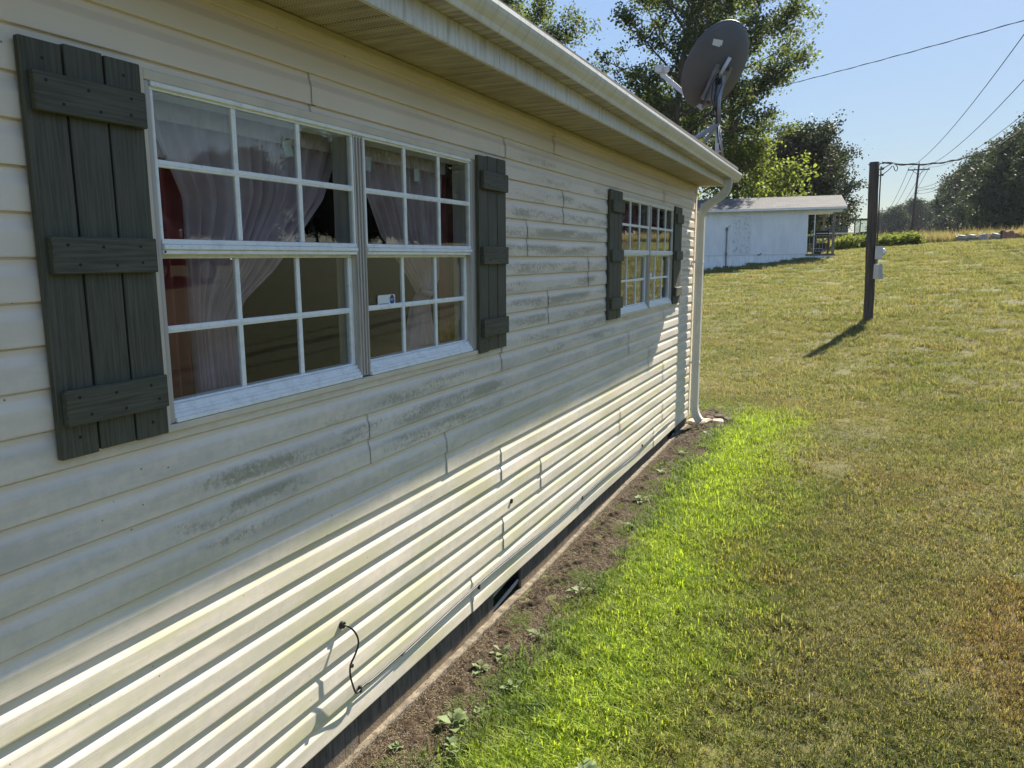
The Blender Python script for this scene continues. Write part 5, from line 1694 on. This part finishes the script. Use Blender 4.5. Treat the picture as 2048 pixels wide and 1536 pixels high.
for sx in (-1, 1):
    def sp(y, z, o=.006): return (sx * (.92 * (1 - max(0, z - 1.17) * .16) + o), y, z)
    for pr_ in ([(-.72, 1.25), (-.66, 1.78), (-.12, 1.80), (-.12, 1.25)], [(-.04, 1.25), (-.04, 1.80), (.38, 1.80), (.90, 1.25)]):
        MB().add([sp(*p_) for p_ in pr_] + [sp(*p_, -.01) for p_ in pr_], [(0, 1, 2, 3), (7, 6, 5, 4), (0, 4, 5, 1), (1, 5, 6, 2), (2, 6, 7, 3), (3, 7, 4, 0)]).build('side_window', tint_m, pk)
    MB().box(sx * 1.0 - .03 if sx > 0 else -1.16, sx * 1.16 if sx > 0 else -.97, .78, .86, 1.22, 1.42, .02).build('door_mirror', chrome2, pk)
    MB().box(min(sx * .98, sx * .995), max(sx * .98, sx * .995), .2, .38, 1.02, 1.05).build('door_handle', chrome2, pk)
    MB().box(sx * .80 - .13, sx * .80 + .13, 2.60, 2.735, .80, 1.0, .02).build('headlight', lamp_m, pk)
    MB().box(sx * .90 - .06, sx * .90 + .06, -2.72, -2.66, .80, 1.1, .01).build('taillight', tail_m, pk)
    MB().box(min(sx * .981, sx * .992), max(sx * .981, sx * .992), -2.5, 2.5, 1.145, 1.165).build('side_moulding', chrome2, pk)
MB().add([(-.80, .62, 1.84), (.80, .62, 1.84), (.90, 1.20, 1.22), (-.90, 1.20, 1.22), (-.80, .60, 1.82), (.80, .60, 1.82), (.90, 1.18, 1.20), (-.90, 1.18, 1.20)], [(0, 1, 2, 3), (7, 6, 5, 4), (0, 4, 5, 1), (1, 5, 6, 2), (2, 6, 7, 3), (3, 7, 4, 0)]).build('windshield', tint_m, pk)
MB().box(-.62, .62, 2.68, 2.745, .76, 1.0, .01).build('grille', black_m, pk)
MB().box(-.98, .98, 2.66, 2.86, .48, .68, .03).build('front_bumper', chrome2, pk)
MB().box(-.96, .96, -2.86, -2.70, .50, .68, .03).build('rear_bumper', chrome2, pk)
MB().box(-.86, .86, -2.60, -1.0, 1.181, 1.186).build('bed_liner', black_m, pk)
for y_ in (-1.55, 1.75):
    for sx in (-1, 1):
        e = empty('wheel', (sx * .86, y_, .38), parent=pk, rot=(0, 0, R(90)))
        MB().tube([(0, -.13, 0), (0, -.11, 0), (0, .11, 0), (0, .13, 0)], [.33, .38, .38, .33], 24).build('tyre', tyre_m, e, True)
        MB().cyl((0, -.135, 0), (0, .135, 0), .23, n=18).build('rim', chrome2, e)

# ------------------------------------------------------------------ small things by the wall
stone_m = simple('tan_flagstone', (0.40, 0.31, 0.23), .9, var=.25, scale=9, bump=.6, bscale=30)
def stone(x, y, sx, sy, sz, rz, lab, mat=stone_m, seed=1):
    q_ = random.Random(seed)
    n = 11
    ring = [(math.cos(2 * math.pi * k / n) * sx * q_.uniform(.75, 1.1), math.sin(2 * math.pi * k / n) * sy * q_.uniform(.75, 1.1)) for k in range(n)]
    m = MB()
    m.v = [(a, b, -.03) for a, b in ring] + [(a * 1.02, b * 1.02, sz * .6 + q_.uniform(-.004, .004)) for a, b in ring] + [(a * .82, b * .82, sz + q_.uniform(-.004, .004)) for a, b in ring] + [(0, 0, sz)]
    m.f = [tuple(range(n))[::-1]]
    for L in range(2):
        m.f += [(L * n + k, L * n + (k + 1) % n, (L + 1) * n + (k + 1) % n, (L + 1) * n + k) for k in range(n)]
    m.f += [(2 * n + k, 2 * n + (k + 1) % n, 3 * n) for k in range(n)]
    o = m.build('flat_stone', mat)
    o.location = (x, y, g1(x, y) + .02); o.rotation_euler = (R(3), R(-4), rz)
    return tag(o, lab, 'stone')
stone(.10, 8.86, .16, .11, .035, .5, 'tan flat stone lying at the house corner below the downspout', seed=2)
stone(.30, 8.98, .09, .07, .028, 1.2, 'small tan stone beside the flat stone under the downspout', seed=4)
clod_m = simple('dark_wet_clod', (0.06, 0.042, 0.03), .95, var=.4, scale=20, bump=.8, bscale=40)
for k, (x, y) in enumerate(((.27, 9.25), (.40, 9.12), (.18, 9.12))):
    stone(x, y, .07, .06, .03, k, ('dark soil clod beyond the downspout outlet, closest to the lawn', 'dark soil clod right of the downspout outlet', 'dark soil clod nestled behind the tan stones')[k], clod_m, 10 + k)

wl_m = leaf_mat('pale_weed_leaf', (0.16, 0.21, 0.10), (0.22, 0.30, 0.07), .35, .25)
def weed_meshes(seed, n, L):
    q_ = random.Random(seed)
    m = MB(); st_ = MB(); rn = []
    for k in range(n):
        a = q_.uniform(0, 6.28); el = q_.uniform(.15, 1.0); l = L * q_.uniform(.5, 1.1)
        d = Vector((math.cos(a) * math.cos(el), math.sin(a) * math.cos(el), math.sin(el)))
        sd = Vector((-math.sin(a), math.cos(a), 0))
        b = Vector((0, 0, .005)) + Vector((q_.uniform(-.02, .02), q_.uniform(-.02, .02), 0))
        w = l * q_.uniform(.16, .26)
        st_.tube([(b.x, b.y, -.02), b, b + d * l * .35], [.0018, .0016, .001], 4, False)
        p = [b + d * l * .25, b + d * l * .6 + sd * w, b + d * l * .62 + Vector((0, 0, -.004)), b + d * l * .6 - sd * w, b + d * l + Vector((0, 0, -.25 * l))]
        i = len(m.v)
        m.v += [tuple(x) for x in p]; m.f += [(i, i + 1, i + 2), (i, i + 2, i + 3), (i + 2, i + 1, i + 4), (i + 2, i + 4, i + 3)]
        rn += [q_.random()] * 5
    lm = np_mesh('leaves', m.v, m.f, wl_m, 'mesh', False, {'rnd': rn})
    sm = bpy.data.meshes.new('stem'); sm.from_pydata(st_.v, [], st_.f); sm.materials.append(wl_m)
    return sm, lm
WM = [weed_meshes(81, 12, .075), weed_meshes(82, 18, .095), weed_meshes(83, 8, .06)]
q = random.Random(12)
WP = [(.20, 3.20), (.17, 3.03), (.30, 3.95), (.33, 4.05), (.24, 5.76), (.28, 5.9), (.30, 3.46), (.27, 2.58), (.33, 2.72), (.36, 2.45), (.22, 6.6), (.30, 4.8), (.26, 7.3), (.38, 2.95), (.14, 2.35), (.32, 5.2), (.30, 8.3), (.5, 2.2), (.62, 2.6), (.9, 2.5)]
for k, (x, y) in enumerate(WP):
    e = empty('broadleaf_weed', (x, y, g1(x, y) + .012), 'small pale broadleaf weed growing at the edge of the bare soil', 'weed', 'broadleaf weeds along the soil edge', rot=(0, 0, q.uniform(0, 6)))
    sc_ = q.uniform(.7, 1.25); e.scale = (sc_, sc_, sc_)
    a, b = WM[k % 3]
    link('stem', a, e); link('leaves', b, e)

# ------------------------------------------------------------------ summer haze
t = NT('thin_summer_haze')
v_ = t.n('ShaderNodeVolumePrincipled', {'Color': (0.80, 0.88, 1.0), 'Density': 0.00012, 'Anisotropy': 0.2})
t.t.links.new(v_.outputs[0], t.out.inputs['Volume'])
hz = MB().box(-1600, 1600, -1600, 2100, -8, 34).build('haze', t.m)
tag(hz, 'thin pale summer haze over the whole field', 'haze', kind='stuff')
